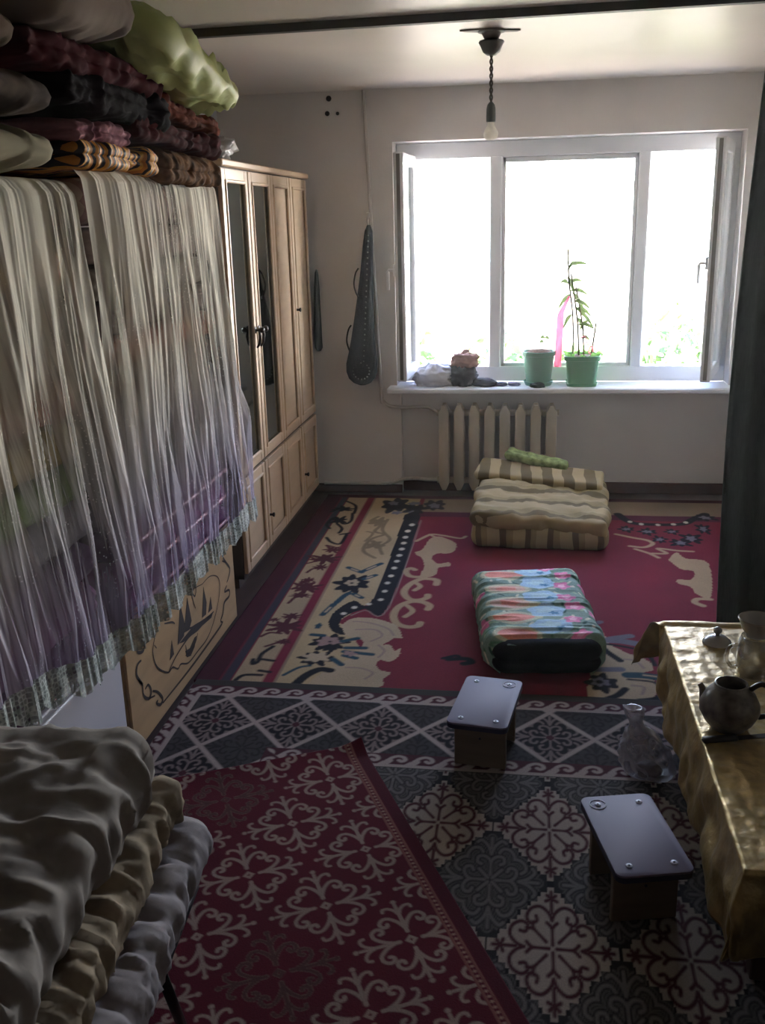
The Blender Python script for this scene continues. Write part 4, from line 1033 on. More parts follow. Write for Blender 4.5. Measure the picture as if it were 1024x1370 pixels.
cur = grid_mesh('curtain', V, M('dark_green_cloth', '#39423f', rough=0.9, var=0.15, vscale=20, stretch=(8, 8, 1)))
md = cur.modifiers.new('thickness', 'SOLIDIFY'); md.thickness = .004
tag(cur, 'dark green curtain hanging from the ceiling rail beside the table', 'curtain')

LX, LY = -0.170, 4.290
lamp = thing('pendant_lamp', 'bare bulb hanging on a cord from a dark ceiling rose', 'lamp', (LX, LY, 1.985))
m_dkplastic = M('dark_plastic', '#3f403a', rough=0.45, var=0.1)
bm = bmesh.new(); lathe(bm, [(.055, 0), (.055, -.008), (.040, -.012), (.030, -.030), (.026, -.034)], (LX, LY, H - .001), 24); obj('mounting_plate', bm, M('worn_plate', '#6a6258', rough=0.6), lamp, smooth=40)
bm = bmesh.new()
prism(bm, [(LX - .125, LY - .03), (LX - .03, LY - .045), (LX + .01, LY - .02), (LX + .115, LY + .015), (LX + .10, LY + .04), (LX - .01, LY + .03), (LX - .10, LY - .005)], 'z', H - .006, H - .0005)
obj('hook_bracket', bm, M('worn_plate', '#6a6258'), lamp)
bm = bmesh.new(); lathe(bm, [(.012, -.030), (.048, -.040), (.052, -.046), (.044, -.060), (.034, -.082), (.018, -.094), (.006, -.096), (0, -.096)], (LX, LY, H), 24); obj('ceiling_rose', bm, m_dkplastic, lamp, smooth=40)
bm = bmesh.new()
for ph in (0, math.pi):
    tube(bm, [(LX + .0045 * math.cos(t * 22 + ph), LY + .0045 * math.sin(t * 22 + ph), H - .09 - t * .187) for t in np.linspace(0, 1, 44)], .0038, n=6)
obj('cord', bm, M('twisted_cord', '#5f574b', rough=0.7), lamp, smooth=180)
bm = bmesh.new(); lathe(bm, [(0, .075), (.008, .073), (.015, .064), (.0185, .050), (.0195, .020), (.019, 0), (.016, -.002), (0, -.002)], (LX, LY, 2.058), 20); obj('socket', bm, m_dkplastic, lamp, smooth=50)
bm = bmesh.new(); lathe(bm, [(.0135, .070), (.014, .058), (.018, .050), (.027, .036), (.0305, .024), (.028, .010), (.018, .002), (0, 0)], (LX, LY, 1.987), 24); obj('bulb', bm, thin('frosted_bulb', '#e6e2da', .6), lamp, smooth=180)

# ------------------------------------------------------------------ radiator, pipes
m_rad = M('radiator_enamel', '#b4a996', rough=0.45, var=0.06, vscale=10)
RX0, RX1, RZ0, RZ1 = -0.560, 0.192, 0.035, 0.578
rad = thing('radiator', 'cream cast-iron radiator under the window sill', 'radiator', ((RX0 + RX1) / 2, 5.97, 0))
pw = (RX1 - RX0) / 8
sec = None
for k in range(8):
    xc = RX0 + pw * (k + .5)
    if sec is None:
        bm = bmesh.new(); hw = pw * .34
        prof = [(-hw * .35, -RZ1 * 0), (hw * .35, 0), (hw, .045), (hw, RZ1 - RZ0 - .045), (hw * .35, RZ1 - RZ0), (-hw * .35, RZ1 - RZ0), (-hw, RZ1 - RZ0 - .045), (-hw, .045)]
        for y0, y1 in ((5.905, 5.945), (5.985, 6.020)):
            prism(bm, prof, 'y', y0, y1, .008)
        for zz in (.055, RZ1 - RZ0 - .055):
            bx(bm, (0, 5.962, zz), (hw * 1.2, .09, .055), .008); tube(bm, [(-pw / 2 + .0005, 5.962, zz), (pw / 2 - .0005, 5.962, zz)], .021, n=12)
        bmesh.ops.transform(bm, matrix=Matrix.Translation((xc, 0, RZ0)), verts=bm.verts[:])
        sec = obj('section', bm, m_rad, rad, smooth=35)
    else:
        o = sec.copy(); C.objects.link(o); o.parent = rad; o.location = (pw * k, 0, 0)
m_pipe = M('white_pipe_paint', '#b5aea6', rough=0.45, var=0.06)
pipe = thing('heating_pipe', 'white painted heating pipe rising up the wall to the ceiling', 'pipe', (-.90, 5.945, .04))
bm = bmesh.new(); tube(bm, smooth_line([(-.966, 5.952, 2.398), (-.935, 5.952, 1.5), (-.905, 5.952, .66), (-.893, 5.952, .60), (-.850, 5.952, .565), (-.75, 5.955, .557), (-.62, 5.962, .557), (RX0 + .001, 5.962, RZ1 - .055)], 6), .0110, n=10); obj('riser', bm, m_pipe, pipe, smooth=180)
bm = bmesh.new(); lathe(bm, [(.011, -.02), (.0145, -.018), (.0145, .018), (.011, .02)], (-.953, 5.952, 1.705), 12); obj('joint', bm, m_pipe, pipe, smooth=40)
bm = bmesh.new(); tube(bm, smooth_line([(-1.29, 5.940, .066), (-1.05, 5.940, .066), (-.86, 5.940, .070), (-.78, 5.945, .094), (-.70, 5.955, .098), (-.62, 5.962, .090), (RX0 + .001, 5.962, RZ0 + .055)], 6), .0110, n=10); obj('return_pipe', bm, m_pipe, pipe, smooth=180)

# ------------------------------------------------------------------ things hanging on the window wall
def loft(bm, secs, n=24, sq=None):
    """secs: (cx, cy, cz, rx, ry) horizontal ellipses"""
    rings = []
    for cx, cy, cz, rx, ry in secs:
        ring = []
        for k in range(n):
            t = 2 * math.pi * k / n; c, s_ = math.cos(t), math.sin(t)
            if sq:
                d_ = (abs(c) ** sq + abs(s_) ** sq) ** (1 / sq); c, s_ = c / d_, s_ / d_
            ring.append(bm.verts.new((cx + rx * c, cy + ry * s_, cz)))
        rings.append(ring)
    for a_, b_ in zip(rings, rings[1:]):
        for k in range(n): bm.faces.new((a_[k], a_[(k + 1) % n], b_[(k + 1) % n], b_[k]))
    bm.faces.new(rings[0][::-1]); bm.faces.new(rings[-1])
ic = thing('instrument_case', 'black teardrop instrument case hanging on the wall beside the window', 'case', (-1.01, 5.89, .707))
m_case = M('black_nylon', '#1b1a19', rough=0.9, spec=0.1, var=0.25, vscale=60, bump=0.3, bscale=200)
bm = bmesh.new()
loft(bm, [(-1.012, 5.893, .708, .020, .02), (-1.013, 5.893, .722, .055, .035), (-1.015, 5.893, .750, .082, .046), (-1.015, 5.893, .79, .096, .05), (-1.013, 5.893, .84, .097, .05), (-1.008, 5.893, .90, .086, .048), (-1.000, 5.893, 1.0, .072, .044),
         (-.990, 5.895, 1.12, .060, .04), (-.978, 5.897, 1.26, .048, .036), (-.966, 5.90, 1.40, .038, .032), (-.956, 5.903, 1.54, .031, .028), (-.950, 5.905, 1.62, .024, .024), (-.948, 5.907, 1.655, .010, .012)])
case_body = obj('case_body', bm, m_case, ic, smooth=60)
m_stud = M('silver_stud', '#77766e', rough=0.4, metal=0.5)
prev = None
def stud(x, y, z, r=.005):
    global prev
    if prev is None:
        bm = bmesh.new(); lathe(bm, [(r, 0), (r * .8, r * .5), (0, r * .7)], n=8); bmesh.ops.transform(bm, matrix=Matrix.Rotation(math.pi / 2, 4, 'X'), verts=bm.verts[:])
        prev = obj('stud', bm, m_stud, ic, local=True, smooth=60); o = prev
    else:
        o = prev.copy(); C.objects.link(o)
    o.parent = ic; o.location = (x + 1.01, y - 5.89, z - .707)
for k in range(24):
    z_ = .86 + k * .032; t = (z_ - .707) / .95; stud(-1.012 + .062 * max(0, t - .12) + .016, 5.8925 - (.048 - .02 * t), z_)
for k in range(16):
    t = 2 * math.pi * k / 16; stud(-1.01 + .05 * math.cos(t), 5.846 + .006 * abs(math.cos(t)), .80 + .05 * math.sin(t), .004)
for zc_, xs in ((1.32, -1.012), (.985, -1.068)):
    bm = bmesh.new(); tube(bm, smooth_line([(xs, 5.875, zc_ + .09), (xs - .018, 5.872, zc_ + .06), (xs - .030, 5.872, zc_), (xs - .020, 5.872, zc_ - .05), (xs - .004, 5.875, zc_ - .08)], 5), .0055, n=6)
    obj('strap', bm, m_case, ic, smooth=180)
bm = bmesh.new(); tube(bm, smooth_line([(-.952, 5.907, 1.645), (-.960, 5.93, 1.69), (-.955, 5.965, 1.712), (-.945, 5.93, 1.69), (-.944, 5.907, 1.645)], 5), .004, n=6); obj('hanging_loop', bm, M('pale_cord', '#9a948c', rough=.8), ic, smooth=180)
bm = bmesh.new()
loft(bm, [(-1.283, 5.925, .915, .012, .02), (-1.284, 5.925, .935, .024, .03), (-1.286, 5.925, 1.0, .024, .03), (-1.285, 5.925, 1.15, .021, .028), (-1.282, 5.925, 1.30, .017, .024), (-1.281, 5.93, 1.385, .010, .018), (-1.281, 5.94, 1.405, .004, .01)], 14)
tag(obj('cloth_bag', bm, M('black_bag', '#1e2421', rough=.85), smooth=180), 'slim black cloth bag hanging on the wall behind the wardrobe', 'bag')

# ------------------------------------------------------------------ on the window sill
SZ = .6925
def lump(name, label, cat, c, size, mat, seed, wr=.18, wf=14, flat=True, ridge=.5, parent=None, n=44, m=26):
    """crumpled soft thing resting on z = c[2]"""
    bm = bmesh.new(); P = []
    for j in range(m + 1):
        ph = math.pi * j / m
        for i in range(n):
            th = 2 * math.pi * i / n; P.append((math.sin(ph) * math.cos(th), math.sin(ph) * math.sin(th), math.cos(ph)))
    P = np.array(P); d = 1 + wr * noise(P, wf * .12, seed, 3) + wr * ridge * (1 - 3 * np.abs(noise(P, wf * .2, seed + 4, 2))).clip(-1, 1)
    P = P * d[:, None] * np.array(size) / 2
    if flat: P[:, 2] = np.maximum(P[:, 2], -size[2] * .32); P[:, 2] += size[2] * .32
    P += np.array(c)
    vs_ = [bm.verts.new(p) for p in P]
    for j in range(m):
        for i in range(n):
            a_, b_, c_, d_ = j * n + i, j * n + (i + 1) % n, (j + 1) * n + (i + 1) % n, (j + 1) * n + i
            try: bm.faces.new((vs_[a_], vs_[b_], vs_[c_], vs_[d_]))
            except ValueError: pass
    bmesh.ops.remove_doubles(bm, verts=bm.verts[:], dist=.0004)
    o = obj(name, bm, mat, parent, smooth=180)
    return tag(o, label, cat) if label else o
lump('plastic_bag', 'crumpled white plastic bag on the window sill', 'bag', (-.575, 5.975, SZ), (.24, .17, .15), M('white_polythene', '#b9b6b8', rough=.3, spec=.5, var=.06), 1, wr=.3, wf=18)
lump('grey_cloth', 'dark grey cloth bundled on the sill next to the white bag', 'cloth', (-.405, 5.985, SZ), (.17, .16, .17), fabric('sill_grey', '#5b5b5c'), 2, wr=.34, wf=18)
lump('sun_hat', 'faded pink hat lying on the grey cloth', 'hat', (-.385, 5.985, SZ + .112), (.16, .13, .11), fabric('sill_pink', '#9c7a70'), 3, wr=.34, wf=20)
lump('glove', 'dark grey work glove lying flat on the sill', 'glove', (-.265, 5.955, SZ), (.14, .10, .055), fabric('glove', '#4c4d52'), 4, wr=.25)
for i_, (x_, y_) in enumerate(((-.16, 5.95), (-.085, 5.96))):
    lump('rag', 'small %s rag scrap beside the round green pot' % ('bluish grey' if i_ == 0 else 'pale lavender'), 'rag', (x_, y_, SZ), (.07, .05, .028), fabric('rag%d' % i_, '#6d6d78' if i_ == 0 else '#8d8a9c'), 6 + i_, wr=.3)
lump('dirt_clump', 'small dark clump in front of the round green pot', 'clump', (.055, 5.885, SZ), (.085, .05, .035), M('dark_clump', '#2d3a33', rough=.9), 9, wr=.3)

m_potg = M('green_plastic', '#4d8263', rough=.45, var=.05)
m_soil = M('potting_soil', '#5a4334', rough=1.0, var=.4, vscale=60, bump=.6, bscale=80)
pot1 = thing('flower_pot', 'round dark green plastic pot with saucer on the sill', 'flower pot', (.062, 5.99, SZ))
bm = bmesh.new(); lathe(bm, [(0, .016), (.070, .016), (.074, .018), (.092, .170), (.094, .178), (.100, .182), (.102, .205), (.098, .207), (.093, .200), (.090, .180), (.0, .178)], (.062, 5.99, SZ), 40); obj('pot', bm, m_potg, pot1, smooth=40)
bm = bmesh.new(); lathe(bm, [(0, 0), (.078, 0), (.090, .026), (.086, .028), (.076, .006), (0, .006)], (.062, 5.99, SZ), 36); obj('saucer', bm, m_potg, pot1, smooth=40)
bm = bmesh.new(); lathe(bm, [(.092, .178), (.086, .196), (.05, .214), (0, .220)], (.062, 5.99, SZ), 28); obj('soil', bm, m_soil, pot1, smooth=180)
m_leaf = thin('leaf_green', '#65754a', .25)
def leaf(bm, p0, p1, w, sag=.0, up=(0, -1, 0)):
    """narrow curved leaf blade with a folded midrib"""
    p0, p1 = Vector(p0), Vector(p1); d = p1 - p0; side = d.cross(Vector(up)).normalized(); n = 7; rows = []
    for i in range(n):
        t = i / (n - 1); c = p0.lerp(p1, t) + Vector((0, 0, -sag * t * t + sag * .6 * math.sin(t * math.pi))); ww = w * math.sin(math.pi * min(.98, t * .9 + .08)) ** .8
        rows.append([bm.verts.new(c - side * ww), bm.verts.new(c + Vector(up) * ww * .35), bm.verts.new(c + side * ww)])
    for a_, b_ in zip(rows, rows[1:]):
        bm.faces.new((a_[0], a_[1], b_[1], b_[0])); bm.faces.new((a_[1], a_[2], b_[2], b_[1]))
bm = bmesh.new(); tube(bm, smooth_line([(.08, 5.99, SZ + .21), (.085, 5.985, SZ + .26), (.095, 5.98, SZ + .285)], 4), .0025, n=5); obj('stem', bm, m_leaf, pot1, smooth=180)
for a_, b_ in (((.095, 5.98, SZ + .285), (.065, 5.97, SZ + .295)), ((.095, 5.98, SZ + .285), (.125, 5.98, SZ + .285)), ((.088, 5.985, SZ + .262), (.06, 5.98, SZ + .262))):
    bm = bmesh.new(); leaf(bm, a_, b_, .010, .008); obj('leaf', bm, m_leaf, pot1, smooth=180)

PX2, PY2 = .320, 5.99
pot2 = thing('planter', 'square green plastic planter with a staked straggly plant', 'planter', (PX2, PY2, SZ))
m_potb = M('bright_green_plastic', '#5f9a6c', rough=.42, var=.06)
bm = bmesh.new()
lathe(bm, [(0, .004), (.078, .004), (.082, .006), (.098, .150), (.100, .154), (.108, .156), (.110, .182), (.106, .184), (.102, .178), (.098, .160), (0, .158)], (PX2, PY2, SZ), 48, sq=5); obj('pot', bm, m_potb, pot2, smooth=40)
bm = bmesh.new(); lathe(bm, [(0, 0), (.088, 0), (.094, .020), (.090, .021), (.084, .005), (0, .005)], (PX2, PY2, SZ), 40, sq=5); obj('saucer', bm, m_potb, pot2, smooth=40)
bm = bmesh.new(); lathe(bm, [(.099, .158), (.09, .170), (.05, .178), (0, .180)], (PX2, PY2, SZ), 40, sq=5); obj('soil', bm, m_soil, pot2, smooth=180)
m_cane = M('cane_brown', '#6a6a48', rough=.7)
for pts in ([(.265, PY2, SZ + .16), (.258, PY2, SZ + .4), (.228, PY2, SZ + .62), (.218, PY2, SZ + .80)], [(.300, PY2, SZ + .16), (.285, PY2, SZ + .38), (.240, PY2, SZ + .66)], [(.37, PY2, SZ + .16), (.385, PY2, SZ + .28), (.395, PY2, SZ + .37)], [(.33, PY2, SZ + .16), (.315, PY2, SZ + .36), (.27, PY2, SZ + .58)]):
    bm = bmesh.new(); tube(bm, smooth_line(pts, 5), [.0065] * 1 + [.0060] * (len(smooth_line(pts, 5)) - 1), n=6); obj('cane', bm, m_cane, pot2, smooth=180)
lv = [((.222, SZ + .70), (.345, SZ + .725)), ((.222, SZ + .68), (.275, SZ + .745)), ((.228, SZ + .60), (.17, SZ + .625)), ((.228, SZ + .60), (.31, SZ + .63)), ((.24, SZ + .56), (.345, SZ + .55)), ((.245, SZ + .54), (.165, SZ + .47)),
      ((.25, SZ + .55), (.33, SZ + .44)), ((.26, SZ + .5), (.36, SZ + .47)), ((.27, SZ + .46), (.385, SZ + .355)), ((.275, SZ + .46), (.37, SZ + .42)), ((.29, SZ + .36), (.385, SZ + .355)), ((.30, SZ + .33), (.36, SZ + .40)), ((.31, SZ + .28), (.365, SZ + .285)), ((.22, SZ + .64), (.26, SZ + .56)),
      ((.28, SZ + .40), (.33, SZ + .335)), ((.25, SZ + .42), (.20, SZ + .36))]
for k, (a_, b_) in enumerate(lv):
    dy = .05 * math.sin(k * 2.4)
    bm = bmesh.new(); leaf(bm, (a_[0], PY2, a_[1]), (b_[0], PY2 + dy, b_[1]), .0115, .02); obj('leaf', bm, m_leaf, pot2, smooth=180)
for k in range(26):                                              # low green growth round the rim
    t = 2 * math.pi * k / 26; x_ = PX2 + .095 * math.cos(t); y_ = PY2 + .095 * math.sin(t)
    bm = bmesh.new(); leaf(bm, (PX2 + .08 * math.cos(t), PY2 + .08 * math.sin(t), SZ + .165), (x_ + .03 * math.cos(t * 3), y_ + .02 * math.sin(t), SZ + .19 + .02 * math.sin(k * 1.7)), .010, .01); obj('sprout', bm, thin('sprout_green', '#7aa558', .35), pot2, smooth=180)
m_rib = thin('pink_ribbon', '#efa0b2', .6)
V = np.zeros((5, 26, 3)); tt = np.linspace(0, 1, 26)
for i in range(5):
    V[i, :, 0] = .232 - .045 * np.minimum(1, tt * 4) - .012 * tt + (i - 2) * .007 * (.5 + np.minimum(1, tt * 3)); V[i, :, 1] = PY2 - .015 + .008 * np.sin(tt * 9 + i); V[i, :, 2] = SZ + .53 - .42 * tt
rib = grid_mesh('ribbon', V, m_rib, parent=pot2); rib['label'] = 'pink ribbon tail'; rib.modifiers.new('t', 'SOLIDIFY').thickness = .001
for pts in ([(.31, PY2 - .01, SZ + .285), (.335, PY2 - .02, SZ + .29), (.345, PY2 - .02, SZ + .25)], [(.385, PY2 - .01, SZ + .20), (.37, PY2 - .03, SZ + .235), (.355, PY2 - .03, SZ + .20), (.395, PY2 - .03, SZ + .175)]):
    bm = bmesh.new(); tube(bm, smooth_line(pts, 5), .004, n=5); obj('ribbon', bm, m_rib, pot2, smooth=180)

# ------------------------------------------------------------------ striped folded mattress with a green cloth on it
def stripe_mat(name, a_, b_, period, axis, duty=.5, off=0.0, third=None):
    m = bpy.data.materials.new(name); m.use_nodes = True; nt = m.node_tree; N = nt.nodes.new; L = nt.links.new; b = nt.nodes['Principled BSDF']
    tc = N('ShaderNodeTexCoord'); nz = N('ShaderNodeTexNoise'); nz.inputs['Scale'].default_value = 5; L(tc.outputs['Object'], nz.inputs['Vector'])
    sp = N('ShaderNodeSeparateXYZ'); L(tc.outputs['Object'], sp.inputs[0])
    ma = N('ShaderNodeMath'); ma.operation = 'MULTIPLY_ADD'; ma.inputs[1].default_value = 1 / period; ma.inputs[2].default_value = 50 + off; L(sp.outputs[axis], ma.inputs[0])
    mb = N('ShaderNodeMath'); mb.operation = 'MULTIPLY_ADD'; mb.inputs[1].default_value = .35; L(nz.outputs['Fac'], mb.inputs[0]); L(ma.outputs[0], mb.inputs[2])
    fr_ = N('ShaderNodeMath'); fr_.operation = 'FRACT'; L(mb.outputs[0], fr_.inputs[0])
    r = N('ShaderNodeValToRGB'); e = r.color_ramp.elements; e[0].position = 0; e[0].color = lin(a_) + (1,); e[1].position = duty; e[1].color = lin(b_) + (1,); r.color_ramp.interpolation = 'CONSTANT'
    if third:
        x_ = e.new(duty + .5 * (1 - duty)); x_.color = lin(third) + (1,)
    L(fr_.outputs[0], r.inputs[0]); L(r.outputs[0], b.inputs['Base Color']); b.inputs['Roughness'].default_value = .85; b.inputs['Specular IOR Level'].default_value = .2
    return m
fm = thing('folded_mattress', 'beige and olive striped folded mattress on the carpet by the radiator', 'mattress', (.09, 5.2, .011))
S1, S2 = '#9c8860', '#665634'
def mb_bend(k, l):
    def f(p):
        p = p.copy(); p[:, 2] += k * (-p[:, 0]) + l * p[:, 1]; return p
    return f
slab('lower_fold', (.085, 5.18, .075), (.715, .70, .125), stripe_mat('ticking_cross', S1, '#62523a', .125, 'X', .5, .1, '#87744f'), r=.06, n=(26, 22, 4), wr=.010, seed=71, parent=fm, rot=-.035)
slab('upper_fold', (.085, 5.20, .178), (.715, .70, .085), stripe_mat('ticking_long', S1, S2, .17, 'Y', .55, .25, '#8c7a52'), r=.042, n=(30, 26, 4), wr=.020, wf=8, seed=72, parent=fm, rot=-.045, bend=mb_bend(.05, .09), ridge=.020)
slab('top_flap', (.075, 5.46, .262), (.72, .26, .05), stripe_mat('ticking_flap', S1, S2, .118, 'X', .5, .35), r=.024, n=(30, 10, 3), wr=.010, seed=73, parent=fm, rot=-.14, bend=mb_bend(.07, .12))
o = slab('green_cloth', (.06, 5.60, .315), (.36, .14, .055), fabric('green_print', '#7f8a58', var=.55, vs_=26), r=.026, n=(20, 8, 3), wr=.02, wf=10, seed=74, rot=-.22, bend=mb_bend(.16, 0))
tag(o, 'pale green printed cloth tucked behind the striped mattress', 'cloth')

# ------------------------------------------------------------------ floral folded quilt with black lining
QX, QY, QR = .045, 3.80, math.radians(6.5)
fq = thing('floral_quilt', 'folded floral patchwork quilt with black lining on the carpet', 'quilt', (QX, QY, .0125), QR)
slab('lining', (0, 0, .068), (.425, .86, .134), fabric('black_lining', '#101114', var=.2, rough=.6), r=.062, n=(14, 24, 4), wr=.006, seed=81, parent=fq, local=True, grooves=(.5,), gd=.012)
cv = Canvas(-.32, .32, -.40, .44, .004)
cv.col[:] = lin('#7b9484')
X, Y = cv.X, cv.Y; prn = random.Random(5)
for k in range(260):                                             # leaves
    x_, y_ = prn.uniform(-.32, .32), prn.uniform(-.4, .44); a_ = prn.uniform(0, 3.14); l = prn.uniform(.008, .02)
    cv.stroke([(x_ - l * math.cos(a_), y_ - l * math.sin(a_)), (x_ + l * math.cos(a_), y_ + l * math.sin(a_))], prn.uniform(.008, .014), lin(prn.choice(['#4f7a5c', '#a2b894', '#d0d0b4', '#2f5244', '#b5ccc4', '#3a5a4c', '#d8d4bc'])))
for y_ in (-.33, -.17, -.02, .14, .31):                          # medallions: cream edged coral cartouches
    cv.blob((-.10, y_), (.100, .066), .08, 4, lin('#c2bf9f')); cv.blob((-.10, y_), (.080, .046), .08, 4, lin('#d88876' if int(y_ * 100) % 2 else '#cfaa94')); cv.blob((-.10, y_), (.04, .022), .2, 5, lin('#d98a78'))
for y_ in (-.26, -.10, .05, .21, .36):
    cv.blob((.035, y_), (.075, .062), .15, 5, lin('#a2c4d8')); cv.blob((.03, y_ + .01), (.035, .028), .3, 5, lin('#b5d2d8')); cv.blob((.06, y_ - .02), (.018, .014), .4, 5, lin('#4f86a8'))
for x_, y_ in ((.135, -.34), (.12, -.20), (.15, -.06), (.125, .03), (.13, .17), (.15, .30), (.09, .40), (-.23, -.2), (-.24, .1), (.24, .2), (.24, -.1)):
    cv.blob((x_, y_), (.036, .036), .28, 5, lin('#d87aa0')); cv.blob((x_, y_), (.016, .016), .2, 5, lin('#f0b8cc'))
W0 = .222                                                        # the sheet wraps over both sides of the block
ax = np.abs(X); over = np.clip(ax - W0 + .05, 0, None); ang = np.minimum(over / .060, math.pi / 2)
xx = np.sign(X) * (np.minimum(ax, W0 - .05) + .060 * np.sin(ang)); zz = .142 - .060 * (1 - np.cos(ang)) - np.clip(over - .060 * math.pi / 2, 0, None)
rid = noise(np.stack([X.ravel() * .6, Y.ravel(), X.ravel() * 0], 1), (5, 16, 1), 4, 2).reshape(X.shape); r2 = (1 - np.abs(rid) * 3).clip(-.4, 1)
ye = np.clip((Y - .36) / .08, 0, 1)                              # rounds over the far end
xx = xx * (1 - .26 * np.clip((-.31 - Y) / .09, 0, 1) ** 2); zz = zz + .007 * r2 - .05 * ye ** 2; zz = np.maximum(zz, .008); xx = xx + np.sign(X) * .004 * (1 + r2)
yy = np.where(Y < -.34, Y + .0 * ax, Y)
zz = zz - .02 * np.clip((-.34 - Y) / .06, 0, 1) ** 2
m_print = pile_mat('printed_cotton', rough=.7, nscale=120)
q = grid_mesh('floral_cover', np.stack([xx, yy, zz], -1), m_print, parent=fq, local=True, col=cv.col)
q.modifiers.new('t', 'SOLIDIFY').thickness = .003

# ------------------------------------------------------------------ two low stools
m_top = M('stool_white_laminate', '#756d84', rough=.6, var=.03, spec=.25)
m_edge = M('stool_dark_edge', '#23233a', rough=.5)
m_legw = M('stool_wood', '#6b5a48', rough=.7, var=.15, stretch=(1, 1, 5))
m_cap = M('stool_cap', '#b5b4c4', rough=.3)
m_screw = M('screw_dark', '#2a2a33', rough=.4, metal=.6)
def rrect(w, l, r, n=6):
    pts = []
    for cx, cy, a0 in ((w / 2 - r, l / 2 - r, 0), (-w / 2 + r, l / 2 - r, 90), (-w / 2 + r, -l / 2 + r, 180), (w / 2 - r, -l / 2 + r, 270)):
        for k in range(n + 1):
            t = math.radians(a0 + 90 * k / n); pts.append((cx + r * math.cos(t), cy + r * math.sin(t)))
    return pts
def stool(label, x, y, rz, stain):
    t = thing('low_stool', label, 'stool', (x, y, .0195), rz, group='low white-topped stools')
    w, l, h = .190, .330, .182
    bm = bmesh.new(); prism(bm, rrect(w, l, .022), 'z', h - .006, h, .0015); top = obj('stool_top', bm, m_top, t, local=True, smooth=40)
    bm = bmesh.new(); prism(bm, rrect(w, l, .022), 'z', h - .020, h - .0061); obj('edge_band', bm, m_edge, t, local=True, smooth=40)
    for s_ in (-1, 1):
        bm = bmesh.new(); bx(bm, (0, s_ * (l / 2 - .075), (h - .020) / 2), (w - .026, .018, h - .0205), .002); lg = obj('leg_panel', bm, m_legw, t, local=True)
        bm = bmesh.new(); tube(bm, [(0, s_ * (l / 2 - .066), h * .55), (0, s_ * (l / 2 - .0645), h * .55)], .004, n=8); obj('screw', bm, m_screw, lg, local=True)
    bm = bmesh.new(); bx(bm, (0, 0, h - .055), (.016, l - .17, .06), .002); obj('stretcher', bm, m_legw, t, local=True)
    for sx in (-1, 1):
        for sy in (-1, 1):
            px_, py_ = sx * (w / 2 - .040), sy * (l / 2 - .038)
            bm = bmesh.new(); lathe(bm, [(.0085, 0), (.008, .0016), (.004, .0022), (0, .0022)], (px_, py_, h), 14); c_ = obj('cap', bm, m_cap, t, local=True, smooth=60)
            bm = bmesh.new(); lathe(bm, [(.003, .0021), (.0025, .0032), (0, .0033)], (px_, py_, h), 8); obj('screw', bm, m_screw, c_, local=True)
    bm = bmesh.new()                                             # ring left by a cup
    tube(bm, [(stain[0] + .021 * math.cos(a_), stain[1] + .021 * math.sin(a_), h + .0004) for a_ in np.linspace(0, 2 * math.pi, 28)], .0011, n=5); obj('cup_ring', bm, m_cap, t, local=True, smooth=180)
    return t
stool('low stool with pale lilac top in front of the floral quilt', -.115, 2.822, math.radians(-8.3), (.055, .127))
stool('low stool with pale lilac top between the plastic bag and table end', .284, 2.164, math.radians(13), (-.055, .127))

# ------------------------------------------------------------------ clear plastic bag on the rug
m_poly = bpy.data.materials.new('clear_polythene'); m_poly.use_nodes = True; nt = m_poly.node_tree; nt.nodes.clear(); N = nt.nodes.new; L = nt.links.new
out = N('ShaderNodeOutputMaterial'); mx = N('ShaderNodeMixShader'); tr = N('ShaderNodeBsdfTransparent'); pb = N('ShaderNodeBsdfPrincipled'); lw = N('ShaderNodeLayerWeight'); lw.inputs[0].default_value = .45
pb.inputs['Base Color'].default_value = lin('#bcb8c0') + (1,); pb.inputs['Roughness'].default_value = .18; pb.inputs['Specular IOR Level'].default_value = .8
mr = N('ShaderNodeMapRange'); mr.inputs[3].default_value = .34; mr.inputs[4].default_value = .85; L(lw.outputs['Facing'], mr.inputs[0]); L(mr.outputs[0], mx.inputs[0]); L(tr.outputs[0], mx.inputs[1]); L(pb.outputs[0], mx.inputs[2]); L(mx.outputs[0], out.inputs[0])
bm = bmesh.new(); n, m_ = 60, 44; P = []
prof = [(0, 0), (.055, .002), (.085, .02), (.092, .06), (.080, .11), (.055, .155), (.030, .19), (.022, .215), (.034, .245), (.028, .265), (0, .25)]
pr = np.array(smooth_line(prof, 5)); 
for j in range(len(pr)):
    for i in range(n):
        t = 2 * math.pi * i / n; P.append((pr[j, 0] * math.cos(t), pr[j, 0] * .85 * math.sin(t), pr[j, 1]))
P = np.array(P); dd = noise(P, 26, 5, 3) * .012 + (1 - 3 * np.abs(noise(P, 20, 8, 2))).clip(-.5, 1) * .012
rr_ = np.hypot(P[:, 0], P[:, 1])[:, None] + 1e-6; k_ = np.clip(rr_ / .05, 0, 1)
P[:, :2] += P[:, :2] / rr_ * dd[:, None] * k_; P[:, 2] = np.maximum(P[:, 2] + .01 * noise(P, 18, 11, 2) * (P[:, 2] > .02), 0)
P[:, 0] += -.30 * P[:, 2] * (P[:, 2] > .03) + .009 * (P[:, 2] > .03); P[:, :2] *= .84; P[:, 2] *= .86; P += np.array((.392, 2.735, .0205))
vs_ = [bm.verts.new(p) for p in P]
for j in range(len(pr) - 1):
    for i in range(n):
        bm.faces.new((vs_[j * n + i], vs_[j * n + (i + 1) % n], vs_[(j + 1) * n + (i + 1) % n], vs_[(j + 1) * n + i]))
bmesh.ops.remove_doubles(bm, verts=bm.verts[:], dist=.0004)
tag(obj('clear_bag', bm, m_poly, smooth=180), 'crumpled clear plastic bag standing on the rug beside the table', 'bag')
